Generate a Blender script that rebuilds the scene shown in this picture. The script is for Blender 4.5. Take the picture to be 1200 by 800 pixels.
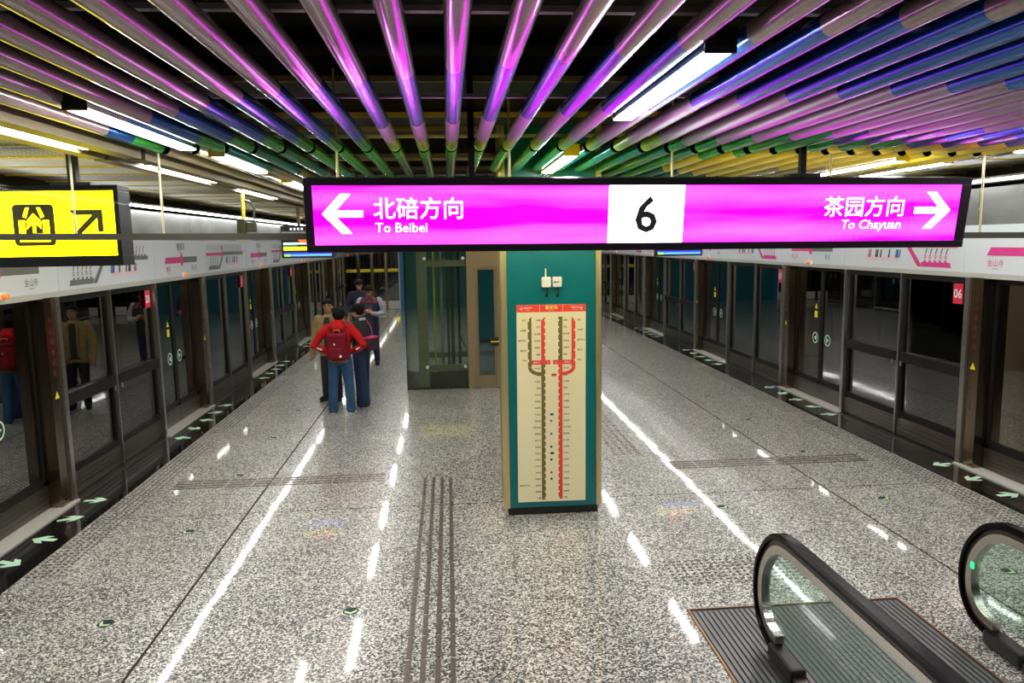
import bpy, bmesh, math, random
from mathutils import Vector, Matrix
random.seed(7)
for o in list(bpy.data.objects): bpy.data.objects.remove(o)
S = bpy.context.scene
COL = S.collection

# ---------------------------------------------------------------- camera, world, exposure
cam_d = bpy.data.cameras.new('camera'); cam = bpy.data.objects.new('camera', cam_d); COL.objects.link(cam)
cam_d.sensor_width = 36.0; cam_d.lens = 36.0 * 888.67 / 1200.0; cam_d.clip_start = 0.05; cam_d.clip_end = 200
RX = Vector((0.99632, -0.0841, -0.0165)); DN = Vector((-0.02727, -0.12855, -0.99133)); FW = Vector((0.08125, 0.98813, -0.13037))
cam.matrix_world = Matrix(((RX.x, -DN.x, -FW.x, 0), (RX.y, -DN.y, -FW.y, 0), (RX.z, -DN.z, -FW.z, 2.7), (0, 0, 0, 1)))
S.camera = cam
w = bpy.data.worlds.new('world'); S.world = w; w.use_nodes = True
w.node_tree.nodes['Background'].inputs[0].default_value = (0.02, 0.02, 0.022, 1)
w.node_tree.nodes['Background'].inputs[1].default_value = 1.0
S.view_settings.view_transform = 'Standard'; S.view_settings.look = 'None'; S.view_settings.gamma = 1.0
S.view_settings.use_curve_mapping = False
S.view_settings.exposure = 0.0
LAMP = 66.0      # luminance of the batten lamps
STRIP = 26.0     # luminance of the strip lights over the screen doors

# ---------------------------------------------------------------- materials
MATS = {}
def mat(name, col, rough=0.5, metal=0.0, emit=0.0, spec=None, ior=None, bump=None, coat=0.0, ecol=None, noise=None):
    if name in MATS: return MATS[name]
    m = bpy.data.materials.new(name); m.use_nodes = True; nt = m.node_tree; b = nt.nodes['Principled BSDF']
    b.inputs['Base Color'].default_value = (*col, 1); b.inputs['Roughness'].default_value = rough; b.inputs['Metallic'].default_value = metal
    if spec is not None: b.inputs['Specular IOR Level'].default_value = spec
    if ior is not None: b.inputs['IOR'].default_value = ior
    if coat: b.inputs['Coat Weight'].default_value = coat; b.inputs['Coat Roughness'].default_value = 0.05
    if emit: b.inputs['Emission Color'].default_value = (*(ecol or col), 1); b.inputs['Emission Strength'].default_value = emit
    if noise:            # (scale, amount, stretch) fine tonal grain
        sc, am, st = noise
        geo = nt.nodes.new('ShaderNodeNewGeometry'); mp = nt.nodes.new('ShaderNodeMapping'); mp.inputs['Scale'].default_value = st
        n = nt.nodes.new('ShaderNodeTexNoise'); n.inputs['Scale'].default_value = sc; n.inputs['Detail'].default_value = 3
        mx = nt.nodes.new('ShaderNodeMix'); mx.data_type = 'RGBA'; mx.blend_type = 'MULTIPLY'; mx.inputs[0].default_value = 1
        mr = nt.nodes.new('ShaderNodeMapRange'); mr.inputs[1].default_value = 0.3; mr.inputs[2].default_value = 0.7
        mr.inputs[3].default_value = 1 - am; mr.inputs[4].default_value = 1 + am
        nt.links.new(geo.outputs['Position'], mp.inputs[0]); nt.links.new(mp.outputs[0], n.inputs['Vector'])
        nt.links.new(n.outputs['Fac'], mr.inputs[0]); nt.links.new(mr.outputs[0], mx.inputs[7])
        mx.inputs[6].default_value = (*col, 1); nt.links.new(mx.outputs[2], b.inputs['Base Color'])
    MATS[name] = m; return m

def glass(name, tint, ior=1.5, rough=0.0, gl=1.0):
    if name in MATS: return MATS[name]
    m = bpy.data.materials.new(name); m.use_nodes = True; nt = m.node_tree
    nt.nodes.remove(nt.nodes['Principled BSDF']); out = nt.nodes['Material Output']
    t = nt.nodes.new('ShaderNodeBsdfTransparent'); t.inputs[0].default_value = (*tint, 1)
    g = nt.nodes.new('ShaderNodeBsdfGlossy'); g.inputs['Roughness'].default_value = rough; g.inputs[0].default_value = (gl, gl, gl, 1)
    fr = nt.nodes.new('ShaderNodeFresnel'); fr.inputs[0].default_value = ior
    mx = nt.nodes.new('ShaderNodeMixShader')
    nt.links.new(fr.outputs[0], mx.inputs[0]); nt.links.new(t.outputs[0], mx.inputs[1]); nt.links.new(g.outputs[0], mx.inputs[2])
    nt.links.new(mx.outputs[0], out.inputs[0]); MATS[name] = m; return m

def granite(name, dark, mid, light, scale, rough, cuts=(0.30, 0.52, 0.8)):
    m = bpy.data.materials.new(name); m.use_nodes = True; nt = m.node_tree; b = nt.nodes['Principled BSDF']
    geo = nt.nodes.new('ShaderNodeNewGeometry')
    v = nt.nodes.new('ShaderNodeTexVoronoi'); v.inputs['Scale'].default_value = scale
    v2 = nt.nodes.new('ShaderNodeTexNoise'); v2.inputs['Scale'].default_value = scale * 0.9; v2.inputs['Detail'].default_value = 4
    big = nt.nodes.new('ShaderNodeTexNoise'); big.inputs['Scale'].default_value = 1.3; big.inputs['Detail'].default_value = 3
    sep = nt.nodes.new('ShaderNodeSeparateColor'); add = nt.nodes.new('ShaderNodeMath'); add.operation = 'ADD'
    half = nt.nodes.new('ShaderNodeMath'); half.operation = 'MULTIPLY_ADD'; half.inputs[1].default_value = 1.4; half.inputs[2].default_value = -0.7
    sc2 = nt.nodes.new('ShaderNodeMath'); sc2.operation = 'MULTIPLY_ADD'; sc2.inputs[1].default_value = 0.25; sc2.inputs[2].default_value = -0.125
    add2 = nt.nodes.new('ShaderNodeMath'); add2.operation = 'ADD'
    r = nt.nodes.new('ShaderNodeValToRGB'); e = r.color_ramp.elements
    e[0].position = cuts[0]; e[0].color = (*dark, 1); e[1].position = cuts[2]; e[1].color = (*light, 1)
    x = e.new(cuts[1]); x.color = (*mid, 1)
    L = nt.links
    for n in (v, v2, big): L.new(geo.outputs['Position'], n.inputs['Vector'])
    L.new(v.outputs['Color'], sep.inputs[0]); L.new(v2.outputs['Fac'], half.inputs[0]); L.new(sep.outputs[0], add.inputs[0]); L.new(half.outputs[0], add.inputs[1])
    L.new(big.outputs['Fac'], sc2.inputs[0]); L.new(add.outputs[0], add2.inputs[0]); L.new(sc2.outputs[0], add2.inputs[1])
    L.new(add2.outputs[0], r.inputs[0]); L.new(r.outputs[0], b.inputs['Base Color'])
    b.inputs['Roughness'].default_value = rough; b.inputs['IOR'].default_value = 1.5; b.inputs['Coat Weight'].default_value = 1.0; b.inputs['Coat IOR'].default_value = 1.5; b.inputs['Coat Roughness'].default_value = 0.045
    bn = nt.nodes.new('ShaderNodeTexNoise'); bn.inputs['Scale'].default_value = 2.2; bn.inputs['Detail'].default_value = 1
    bp = nt.nodes.new('ShaderNodeBump'); bp.inputs['Strength'].default_value = 0.02; bp.inputs['Distance'].default_value = 0.05
    L.new(geo.outputs['Position'], bn.inputs['Vector']); L.new(bn.outputs['Fac'], bp.inputs['Height']); L.new(bp.outputs[0], b.inputs['Normal']); L.new(bp.outputs[0], b.inputs['Coat Normal'])
    MATS[name] = m; return m

def backlit(name, col, hot, strength, period=0.1, z0=2.67):
    """printed film with fluorescent lamps behind it: slightly brighter along the lamps"""
    m = bpy.data.materials.new(name); m.use_nodes = True; nt = m.node_tree; b = nt.nodes['Principled BSDF']
    geo = nt.nodes.new('ShaderNodeNewGeometry'); mp = nt.nodes.new('ShaderNodeMapping'); mp.inputs['Scale'].default_value = (0.9, 1, 9)
    n = nt.nodes.new('ShaderNodeTexNoise'); n.inputs['Scale'].default_value = 1.2; n.inputs['Detail'].default_value = 2
    sx = nt.nodes.new('ShaderNodeSeparateXYZ'); s = nt.nodes.new('ShaderNodeMath'); s.operation = 'SINE'
    k = nt.nodes.new('ShaderNodeMath'); k.operation = 'MULTIPLY_ADD'; k.inputs[1].default_value = 2 * math.pi / period; k.inputs[2].default_value = -z0 * 2 * math.pi / period
    a = nt.nodes.new('ShaderNodeMath'); a.operation = 'MULTIPLY_ADD'; a.inputs[1].default_value = 0.28; a.inputs[2].default_value = -0.42
    c = nt.nodes.new('ShaderNodeMath'); c.operation = 'ADD'; c.use_clamp = True
    c2 = nt.nodes.new('ShaderNodeMath'); c2.operation = 'MULTIPLY_ADD'; c2.inputs[1].default_value = 1.3; c2.inputs[2].default_value = 0.0
    mx = nt.nodes.new('ShaderNodeMix'); mx.data_type = 'RGBA'; mx.inputs[6].default_value = (*col, 1); mx.inputs[7].default_value = (*hot, 1)
    L = nt.links
    L.new(geo.outputs['Position'], mp.inputs[0]); L.new(mp.outputs[0], n.inputs['Vector']); L.new(geo.outputs['Position'], sx.inputs[0])
    L.new(sx.outputs[2], k.inputs[0]); L.new(k.outputs[0], s.inputs[0]); L.new(s.outputs[0], a.inputs[0]); L.new(n.outputs['Fac'], c2.inputs[0])
    L.new(a.outputs[0], c.inputs[0]); L.new(c2.outputs[0], c.inputs[1]); L.new(c.outputs[0], mx.inputs[0])
    L.new(mx.outputs[2], b.inputs['Emission Color']); b.inputs['Emission Strength'].default_value = strength
    b.inputs['Base Color'].default_value = (*[q * 0.3 for q in col], 1); b.inputs['Roughness'].default_value = 0.3
    MATS[name] = m; return m

def perforated(name, col, hole, scale):
    m = bpy.data.materials.new(name); m.use_nodes = True; nt = m.node_tree; b = nt.nodes['Principled BSDF']
    geo = nt.nodes.new('ShaderNodeNewGeometry'); v = nt.nodes.new('ShaderNodeTexVoronoi'); v.inputs['Scale'].default_value = scale; v.inputs['Randomness'].default_value = 0
    r = nt.nodes.new('ShaderNodeValToRGB'); r.color_ramp.interpolation = 'CONSTANT'
    r.color_ramp.elements[0].color = (*hole, 1); r.color_ramp.elements[1].position = 0.36; r.color_ramp.elements[1].color = (*col, 1)
    nt.links.new(geo.outputs['Position'], v.inputs['Vector']); nt.links.new(v.outputs['Distance'], r.inputs[0]); nt.links.new(r.outputs[0], b.inputs['Base Color'])
    b.inputs['Roughness'].default_value = 0.5; MATS[name] = m; return m

GRAN = granite('granite_polished', (0.022, 0.022, 0.023), (0.25, 0.245, 0.225), (0.82, 0.80, 0.72), 88, 0.30)
BLACKG = granite('granite_black', (0.004, 0.004, 0.004), (0.008, 0.008, 0.009), (0.03, 0.03, 0.03), 160, 0.08, (0.3, 0.75, 1.0))
JOINT = mat('joint_brown', (0.035, 0.02, 0.014), 0.8, spec=.2)
TACT = mat('tactile_steel', (0.2, 0.165, 0.15), 0.35, 0.75, noise=(40, .15, (1, 1, 1)))
ARROW = mat('photoluminescent_green', (0.5, 0.75, 0.55), 0.45)
ARROWD = mat('sticker_dark_green', (0.004, 0.03, 0.025), 0.6, spec=.2)
ARROWL = mat('sticker_pale_green', (0.52, 0.75, 0.36), 0.45)
BRONZE = mat('post_bronze_steel', (0.26, 0.20, 0.15), 0.2, 1.0, noise=(30, .12, (1, 1, .05)))
STEEL = mat('brushed_steel', (0.46, 0.44, 0.42), 0.3, 1.0, noise=(30, .1, (1, .05, 1)))
SILL = mat('sill_stone', (0.55, 0.54, 0.5), 0.25)
KICK = mat('kick_steel', (0.15, 0.132, 0.115), 0.3, 0.9, noise=(40, .12, (1, .05, 1)))
DFRAME = mat('door_frame_black', (0.008, 0.007, 0.0065), 0.45, spec=.25)
PANE = glass('screen_glass', (0.42, 0.46, 0.46), 2.9)
ESCGL = glass('balustrade_glass', (0.82, 0.92, 0.88), 1.45)
CURT = glass('curtain_glass', (0.95, 0.97, 0.96), 1.1)
ELEVGL = glass('elevator_glass', (0.88, 0.92, 0.86), 1.65)
HEAD = mat('header_panel_grey', (0.60, 0.64, 0.68), 0.4)
HEADLIP = mat('header_lip', (0.44, 0.44, 0.40), 0.4)
HBODY = mat('header_body', (0.05, 0.05, 0.05), 0.5)
FASC = mat('fascia_metal', (0.17, 0.17, 0.16), 0.35, 0.4, noise=(1.2, .35, (1, 1, 2)))
MAG = mat('print_magenta', (0.62, 0.03, 0.22), 0.45)
GREY = mat('print_grey', (0.13, 0.13, 0.125), 0.5)
INK = mat('print_ink', (0.03, 0.03, 0.035), 0.5)
PBLUE = mat('print_blue', (0.02, 0.2, 0.55), 0.5)
PRED = mat('print_red', (0.65, 0.03, 0.04), 0.5)
PPINK = mat('print_pale_pink', (0.72, 0.52, 0.57), 0.5)
WHITEP = mat('print_white', (0.85, 0.85, 0.85), 0.5)
YEL = mat('print_yellow', (0.85, 0.7, 0.02), 0.5)
ORANGE = mat('lamp_orange', (0.9, 0.2, 0.02), 0.3, emit=0.35, ecol=(1, .2, .02))
REDPL = mat('plate_red', (0.72, 0.02, 0.08), 0.4)
DARKC = mat('dark_ceiling', (0.006, 0.005, 0.006), 0.9)
DUCT = mat('duct_dark', (0.03, 0.02, 0.016), 0.7)
RAIL = mat('ceiling_rail', (0.5, 0.42, 0.42), 0.5)
WCEIL = mat('side_ceiling_white', (0.72, 0.72, 0.69), 0.5)
PERF = perforated('side_ceiling_perforated', (0.5, 0.49, 0.45), (0.06, 0.06, 0.05), 16)
YBEAM = mat('yellow_beam', (0.62, 0.47, 0.05), 0.4)
OLIVE = mat('olive_channel', (0.20, 0.155, 0.06), 0.45)
LAMPM = mat('lamp_diffuser', (1, 1, 1), 0.5, emit=LAMP, ecol=(1, 0.98, 0.96))
STRIPM = mat('strip_diffuser', (1, 1, 1), 0.5, emit=STRIP, ecol=(1, 0.99, 0.97))
LAMPB = mat('lamp_body_black', (0.02, 0.02, 0.02), 0.4)
LAMPY = mat('lamp_body_yellow', (0.75, 0.55, 0.05), 0.4)
SIGNF = mat('sign_frame', (0.009, 0.004, 0.010), 0.4, spec=.25)
TEAL = mat('column_teal', (0.003, 0.145, 0.155), 0.28, noise=(3, .08, (1, 1, 1)))
BRASS = mat('column_brass', (0.72, 0.58, 0.3), 0.3, 0.75)
BLACK = mat('plinth_black', (0.012, 0.011, 0.01), 0.4)
CREAM = mat('map_cream', (0.86, 0.76, 0.48), 0.5)
KHAKI = mat('map_khaki', (0.19, 0.13, 0.035), 0.5)
MRED = mat('map_red', (0.85, 0.06, 0.04), 0.5)
MINK = mat('map_ink', (0.14, 0.1, 0.05), 0.5)
MGOLD = mat('map_gold', (0.95, 0.75, 0.2), 0.5)
WBOX = mat('white_plastic', (0.75, 0.72, 0.62), 0.4)
RUBBER = mat('handrail_rubber', (0.003, 0.003, 0.004), 0.22, spec=.08)
GREENST = mat('elevator_steel_green', (0.23, 0.26, 0.18), 0.5)
DGREENST = mat('elevator_steel_dark', (0.03, 0.04, 0.03), 0.5)
EBRONZE = mat('elevator_bronze', (0.34, 0.25, 0.15), 0.35, 0.6)
TUNNEL = mat('tunnel_wall', (0.02, 0.02, 0.02), 0.8)
BACKT = mat('wall_teal', (0.01, 0.16, 0.19), 0.35)
BLUEE = mat('wall_edge_blue', (0.02, 0.22, 0.42), 0.3)
PLATE = mat('comb_plate', (0.16, 0.155, 0.16), 0.35, 0.8)
PLATED = mat('comb_groove', (0.02, 0.02, 0.02), 0.6)

# ---------------------------------------------------------------- builders
WL = {}
def wloc(o): return WL.get(o.name, Vector((0, 0, 0))) if o else Vector((0, 0, 0))
def tag(o, label=None, cat=None, group=None, kind=None):
    if label: o['label'] = label
    if cat: o['category'] = cat
    if group: o['group'] = group
    if kind: o['kind'] = kind
    return o
def empty(name, loc, label=None, cat=None, group=None, kind=None):
    o = bpy.data.objects.new(name, None); COL.objects.link(o); o.location = loc; o.empty_display_size = 0.1
    WL[o.name] = Vector(loc); return tag(o, label, cat, group, kind)
def link(name, me, parent=None, loc=None):
    o = bpy.data.objects.new(name, me); COL.objects.link(o)
    if parent is not None:
        o.parent = parent; o.location = (Vector(loc) if loc is not None else wloc(parent)) - wloc(parent); WL[o.name] = Vector(loc) if loc is not None else wloc(parent)
    elif loc is not None: o.location = loc; WL[o.name] = Vector(loc)
    return o
class Fr:            # a flat frame on a surface
    def __init__(s, o, u, v): s.o = Vector(o); s.u = Vector(u); s.v = Vector(v); s.n = s.u.cross(s.v).normalized()
    def p(s, a, b, d=0): return s.o + s.u * a + s.v * b + s.n * d
PRINTS = ('print_', 'post_lettering', 'post_notice', 'title', 'stop_', 'transfer_', 'here_', 'route_khaki', 'route_red', 'kick_ribs', 'lettering', 'number', 'screen_clock', 'pictogram_figure')     # small flat print, many strokes each
class MB:
    def __init__(s): s.v = []; s.f = []; s.sm = []
    def add(s, vs, fs, smooth=False):
        k = len(s.v); s.v += [Vector(q) for q in vs]; s.f += [tuple(i + k for i in f) for f in fs]; s.sm += [smooth] * len(fs); return s
    def box(s, x0, x1, y0, y1, z0, z1):
        return s.add([(x, y, z) for x in (x0, x1) for y in (y0, y1) for z in (z0, z1)],
                     [(0, 1, 3, 2), (4, 6, 7, 5), (0, 4, 5, 1), (2, 3, 7, 6), (0, 2, 6, 4), (1, 5, 7, 3)])
    def fbox(s, F, a0, a1, b0, b1, d0, d1):
        return s.add([F.p(a, b, d) for a in (a0, a1) for b in (b0, b1) for d in (d0, d1)],
                     [(0, 1, 3, 2), (4, 6, 7, 5), (0, 4, 5, 1), (2, 3, 7, 6), (0, 2, 6, 4), (1, 5, 7, 3)])
    def prism(s, F, pts, d0, d1):
        n = len(pts); vs = [F.p(a, b, d0) for a, b in pts] + [F.p(a, b, d1) for a, b in pts]
        return s.add(vs, [tuple(range(n))[::-1], tuple(range(n, 2 * n))] + [(i, (i + 1) % n, n + (i + 1) % n, n + i) for i in range(n)])
    def poly(s, F, pts, d): return s.add([F.p(a, b, d) for a, b in pts], [tuple(range(len(pts)))])
    def rect(s, F, a0, a1, b0, b1, d): return s.poly(F, [(a0, b0), (a1, b0), (a1, b1), (a0, b1)], d)
    def disc(s, F, a, b, r, d, n=14, ry=None):
        ry = ry or r
        return s.poly(F, [(a + r * math.cos(2 * math.pi * i / n), b + ry * math.sin(2 * math.pi * i / n)) for i in range(n)], d)
    def ring(s, F, a, b, r0, r1, d, n=20):
        vs = [F.p(a + r * math.cos(2 * math.pi * i / n), b + r * math.sin(2 * math.pi * i / n), d) for r in (r0, r1) for i in range(n)]
        return s.add(vs, [(i, n + i, n + (i + 1) % n, (i + 1) % n) for i in range(n)])
    def tube(s, path, rads, n=12, cap=True, flat=None):
        path = [Vector(q) for q in path]
        if not hasattr(rads, '__len__'): rads = [rads] * len(path)
        ref = None; k = len(s.v); vs = []
        for i, q in enumerate(path):
            t = (path[min(i + 1, len(path) - 1)] - path[max(i - 1, 0)]).normalized()
            if ref is None: ref = Vector((0, 0, 1)) if abs(t.z) < 0.9 else Vector((1, 0, 0))
            a = (ref - t * ref.dot(t)).normalized(); b = t.cross(a); ref = a
            for j in range(n):
                an = 2 * math.pi * j / n; vs.append(q + a * math.cos(an) * rads[i] + b * math.sin(an) * rads[i])
        fs = [(i * n + j, i * n + (j + 1) % n, (i + 1) * n + (j + 1) % n, (i + 1) * n + j) for i in range(len(path) - 1) for j in range(n)]
        s.add(vs, fs, True)
        if cap:
            s.add(vs[:n], [tuple(range(n))[::-1]]); s.add(vs[-n:], [tuple(range(n))])
        return s
    def ell(s, c, r, n=14, m=8, z0=-1.0, z1=1.0, M=None):
        c = Vector(c); vs = []; a0 = math.asin(max(-1, z0)); a1 = math.asin(min(1, z1))
        for i in range(m + 1):
            la = a0 + (a1 - a0) * i / m
            for j in range(n):
                lo = 2 * math.pi * j / n
                q = Vector((r[0] * math.cos(la) * math.cos(lo), r[1] * math.cos(la) * math.sin(lo), r[2] * math.sin(la)))
                if M is not None: q = M @ q
                vs.append(c + q)
        fs = [(i * n + j, i * n + (j + 1) % n, (i + 1) * n + (j + 1) % n, (i + 1) * n + j) for i in range(m) for j in range(n)]
        fs += [tuple(range(n))[::-1], tuple(range(m * n, m * n + n))]
        return s.add(vs, fs, True)
    def sweep(s, path, prof, closed=True):
        """path: list of (point, side vector, up vector); prof: list of (side, up) offsets"""
        n = len(prof); vs = []
        for q, a, b in path:
            for u, v in prof: vs.append(Vector(q) + Vector(a) * u + Vector(b) * v)
        fs = [(i * n + j, i * n + (j + 1) % n, (i + 1) * n + (j + 1) % n, (i + 1) * n + j) for i in range(len(path) - 1) for j in range(n)]
        fs += [tuple(range(n))[::-1], tuple(range((len(path) - 1) * n, len(path) * n))]
        return s.add(vs, fs, False)
    def text(s, F, body, a, b, size, d, align='CENTER', bold=0.0, sx=1.0, shear=0.0):
        """lettering with its baseline at (a, b) on frame F"""
        c = bpy.data.curves.new('lettering', 'FONT'); c.body = body; c.size = size; c.align_x = align; c.offset = bold; c.resolution_u = 2; c.shear = shear
        o = bpy.data.objects.new('lettering', c); COL.objects.link(o)
        bpy.context.view_layer.update()
        me = bpy.data.meshes.new_from_object(o.evaluated_get(bpy.context.evaluated_depsgraph_get()))
        s.add([F.p(a + q.co.x * sx, b + q.co.y, d) for q in me.vertices], [tuple(p.vertices) for p in me.polygons])
        bpy.data.objects.remove(o); bpy.data.curves.remove(c); bpy.data.meshes.remove(me); return s
    def mesh(s, name, m, off=Vector((0, 0, 0))):
        me = bpy.data.meshes.new(name); me.from_pydata([q - off for q in s.v], [], s.f); me.polygons.foreach_set('use_smooth', s.sm)
        if m: me.materials.append(m)
        me.update(); return me
    def build(s, name, m, parent=None, loc=None, bevel=0):
        l = Vector(loc) if loc is not None else wloc(parent)
        o = link(name, s.mesh(name, m, l), parent, l)
        if parent is not None and name.startswith(PRINTS): o['kind'] = 'stuff'
        if bevel:
            bv = o.modifiers.new('bevel', 'BEVEL'); bv.width = bevel; bv.segments = 2; bv.limit_method = 'ANGLE'
        return o

XC = 0.95
LX, RXW = -4.12, 6.0          # faces of the two platform screen walls
P0, PITCH = 8.02, 4.86
YEND, YBEG = 31.9, -9.0

# ================================================================ STRUCTURE: floor
floor = MB().box(-4.6, 6.5, YBEG, 33.0, -0.30, -0.003).build('floor', JOINT); tag(floor, kind='structure')
tile_cache = {}
def tile(x0, x1, y0, y1, m, name='tile', top=0.0):
    key = (round(x1 - x0, 3), round(y1 - y0, 3), m.name)
    if key not in tile_cache:
        tile_cache[key] = MB().box(0, x1 - x0, 0, y1 - y0, -0.003, 0).mesh(name, m)
    return link(name, tile_cache[key], floor, (x0, y0, top))
rows = [7.65 + 1.75 * k for k in range(-9, 15)]
for y0, y1 in zip(rows[:-1], rows[1:]):
    g0 = 0.008 if abs(y0 - 7.65) < .01 else 0.0015; g1 = 0.008 if abs(y1 - 7.65) < .01 else 0.0015
    for x0, x1 in ((-3.6, -2.108), (-2.108, 4.01), (4.01, 5.48)):
        a = 0.011 if x0 > -3 else 0.0; b = 0.011 if x1 < 5 else 0.0
        tile(x0 + a, x1 - b, y0 + g0, y1 - g1, GRAN)
for k in range(-11, 31):
    y0 = 8.02 + 0.81 * k
    for x0, x1 in ((-4.04, -3.602), (5.482, 5.92)):
        tile(x0, x1, y0 + .001, y0 + .809, BLACKG, 'edge_tile')
# sills at the sliding doors
for x0, x1 in ((-4.3, -4.042), (5.922, 6.18)):
    for k in range(-2, 5):
        y = P0 + PITCH * k
        MB().box(x0, x1, y + 2.98, y + PITCH + .28, -0.02, 0.018).build('door_sill', SILL, floor)
        MB().box(x0, x1, y + .28, y + 2.98, -0.02, 0.006).build('door_sill', KICK, floor)
# tactile guide bars
def bars(name, xs, ys, horizontal):
    key = None
    for (x0, x1) in xs:
        for (y0, y1) in ys:
            k2 = ('bar', round(x1 - x0, 3), round(y1 - y0, 3))
            if k2 not in tile_cache:
                tile_cache[k2] = MB().box(0, x1 - x0, 0, y1 - y0, 0, 0.005).mesh(name, TACT)
            link(name, tile_cache[k2], floor, (x0, y0, 0.0))
seg = 0.278
bars('tactile_bar', [(-.345 + i * .0965, -.345 + i * .0965 + .036) for i in range(4)], [(3.2 + i * .30, 3.2 + i * .30 + seg) for i in range(18)], False)
xs = [(-3.18 + i * .30, -3.18 + i * .30 + seg) for i in range(8)] + [(2.62 + i * .30, 2.62 + i * .30 + seg) for i in range(8)]
bars('tactile_bar', [q for q in xs if not (-.2 < q[0] < 2.5)], [(8.53 + i * .085, 8.53 + i * .085 + .035) for i in range(4)], True)
bars('tactile_bar', [(2.05 + i * .0965, 2.05 + i * .0965 + .036) for i in range(4)], [(9.2 + i * .30, 9.2 + i * .30 + seg) for i in range(10)], False)
# raised studs in front of the sliding doors and a stud field by the escalator
m = MB()
def stud(x, y, r=.017):
    m.add([(x + r * math.cos(a), y + r * math.sin(a), 0.0) for a in [i * math.pi / 3 for i in range(6)]] + [(x + r * .6 * math.cos(a), y + r * .6 * math.sin(a), .005) for a in [i * math.pi / 3 for i in range(6)]],
          [(i, (i + 1) % 6, 6 + (i + 1) % 6, 6 + i) for i in range(6)] + [(6, 7, 8, 9, 10, 11)])
for k in range(-2, 3):
    yy = P0 + PITCH * k - 3.2
    for i in range(72):
        for j in range(5):
            for sx in (-1, 1):
                stud(XC + sx * (4.49 - j * .06) - .01, yy + 1.5 + i * .06)
for i in range(20):
    for j in range(8): stud(1.75 + i * .06, 5.55 + j * .06)
tag(m.build('tactile_studs', mat('stud_dark', (.07, .065, .06), .4), floor), kind='stuff')
# arrows on the black edge strips and round direction stickers
ar = [(-.13, -.03), (.0, -.03), (-.055, -.085), (.02, -.085), (.115, 0.0), (.02, .085), (-.055, .085), (.0, .03), (-.13, .03)]
ar_in = MB().poly(Fr((0, 0, 0), (1, 0, 0), (0, 1, 0)), [(a, b) for a, b in ar], .0015).mesh('direction_arrow', ARROW)
for sx in (-1, 1):
    for k in range(-1, 5):
        base = P0 + PITCH * k
        for i, (dy, outw) in enumerate(((-1.39, 0), (-.85, 1), (-.3, 0), (.25, 0), (-1.95, 1))):
            o = link('direction_arrow', ar_in, floor, (XC + sx * 4.81, base + dy, .0))
            ang = (0 if sx > 0 else math.pi)
            if not outw: ang += math.pi + (.45 if i == 2 else -.35 if i == 0 else 0.25)
            o.rotation_euler.z = ang + random.uniform(-.25, .25)
F0 = Fr((0, 0, 0), (1, 0, 0), (0, 1, 0))
disc_d = MB().disc(F0, 0, 0, .058, .001, 24).mesh('direction_sticker', ARROWD)
chev = MB().poly(F0, [(-.045, .012), (0, -.022), (.045, .012), (.045, -.016), (0, -.05), (-.045, -.016)][::-1], .0022).mesh('chevron', ARROWL)
for x, y0, n, rz in ((-2.55, 5.43, 14, -.6), (4.44, 5.47, 14, .7), (-.79, 5.41, 1, .1), (2.705, 7.2, 1, .5)):
    for i in range(n):
        o = link('direction_sticker', disc_d, floor, (x, y0 + 1.765 * i, .0)); o.rotation_euler.z = rz
        c = bpy.data.objects.new('chevron', chev); COL.objects.link(c); c.parent = o

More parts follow.
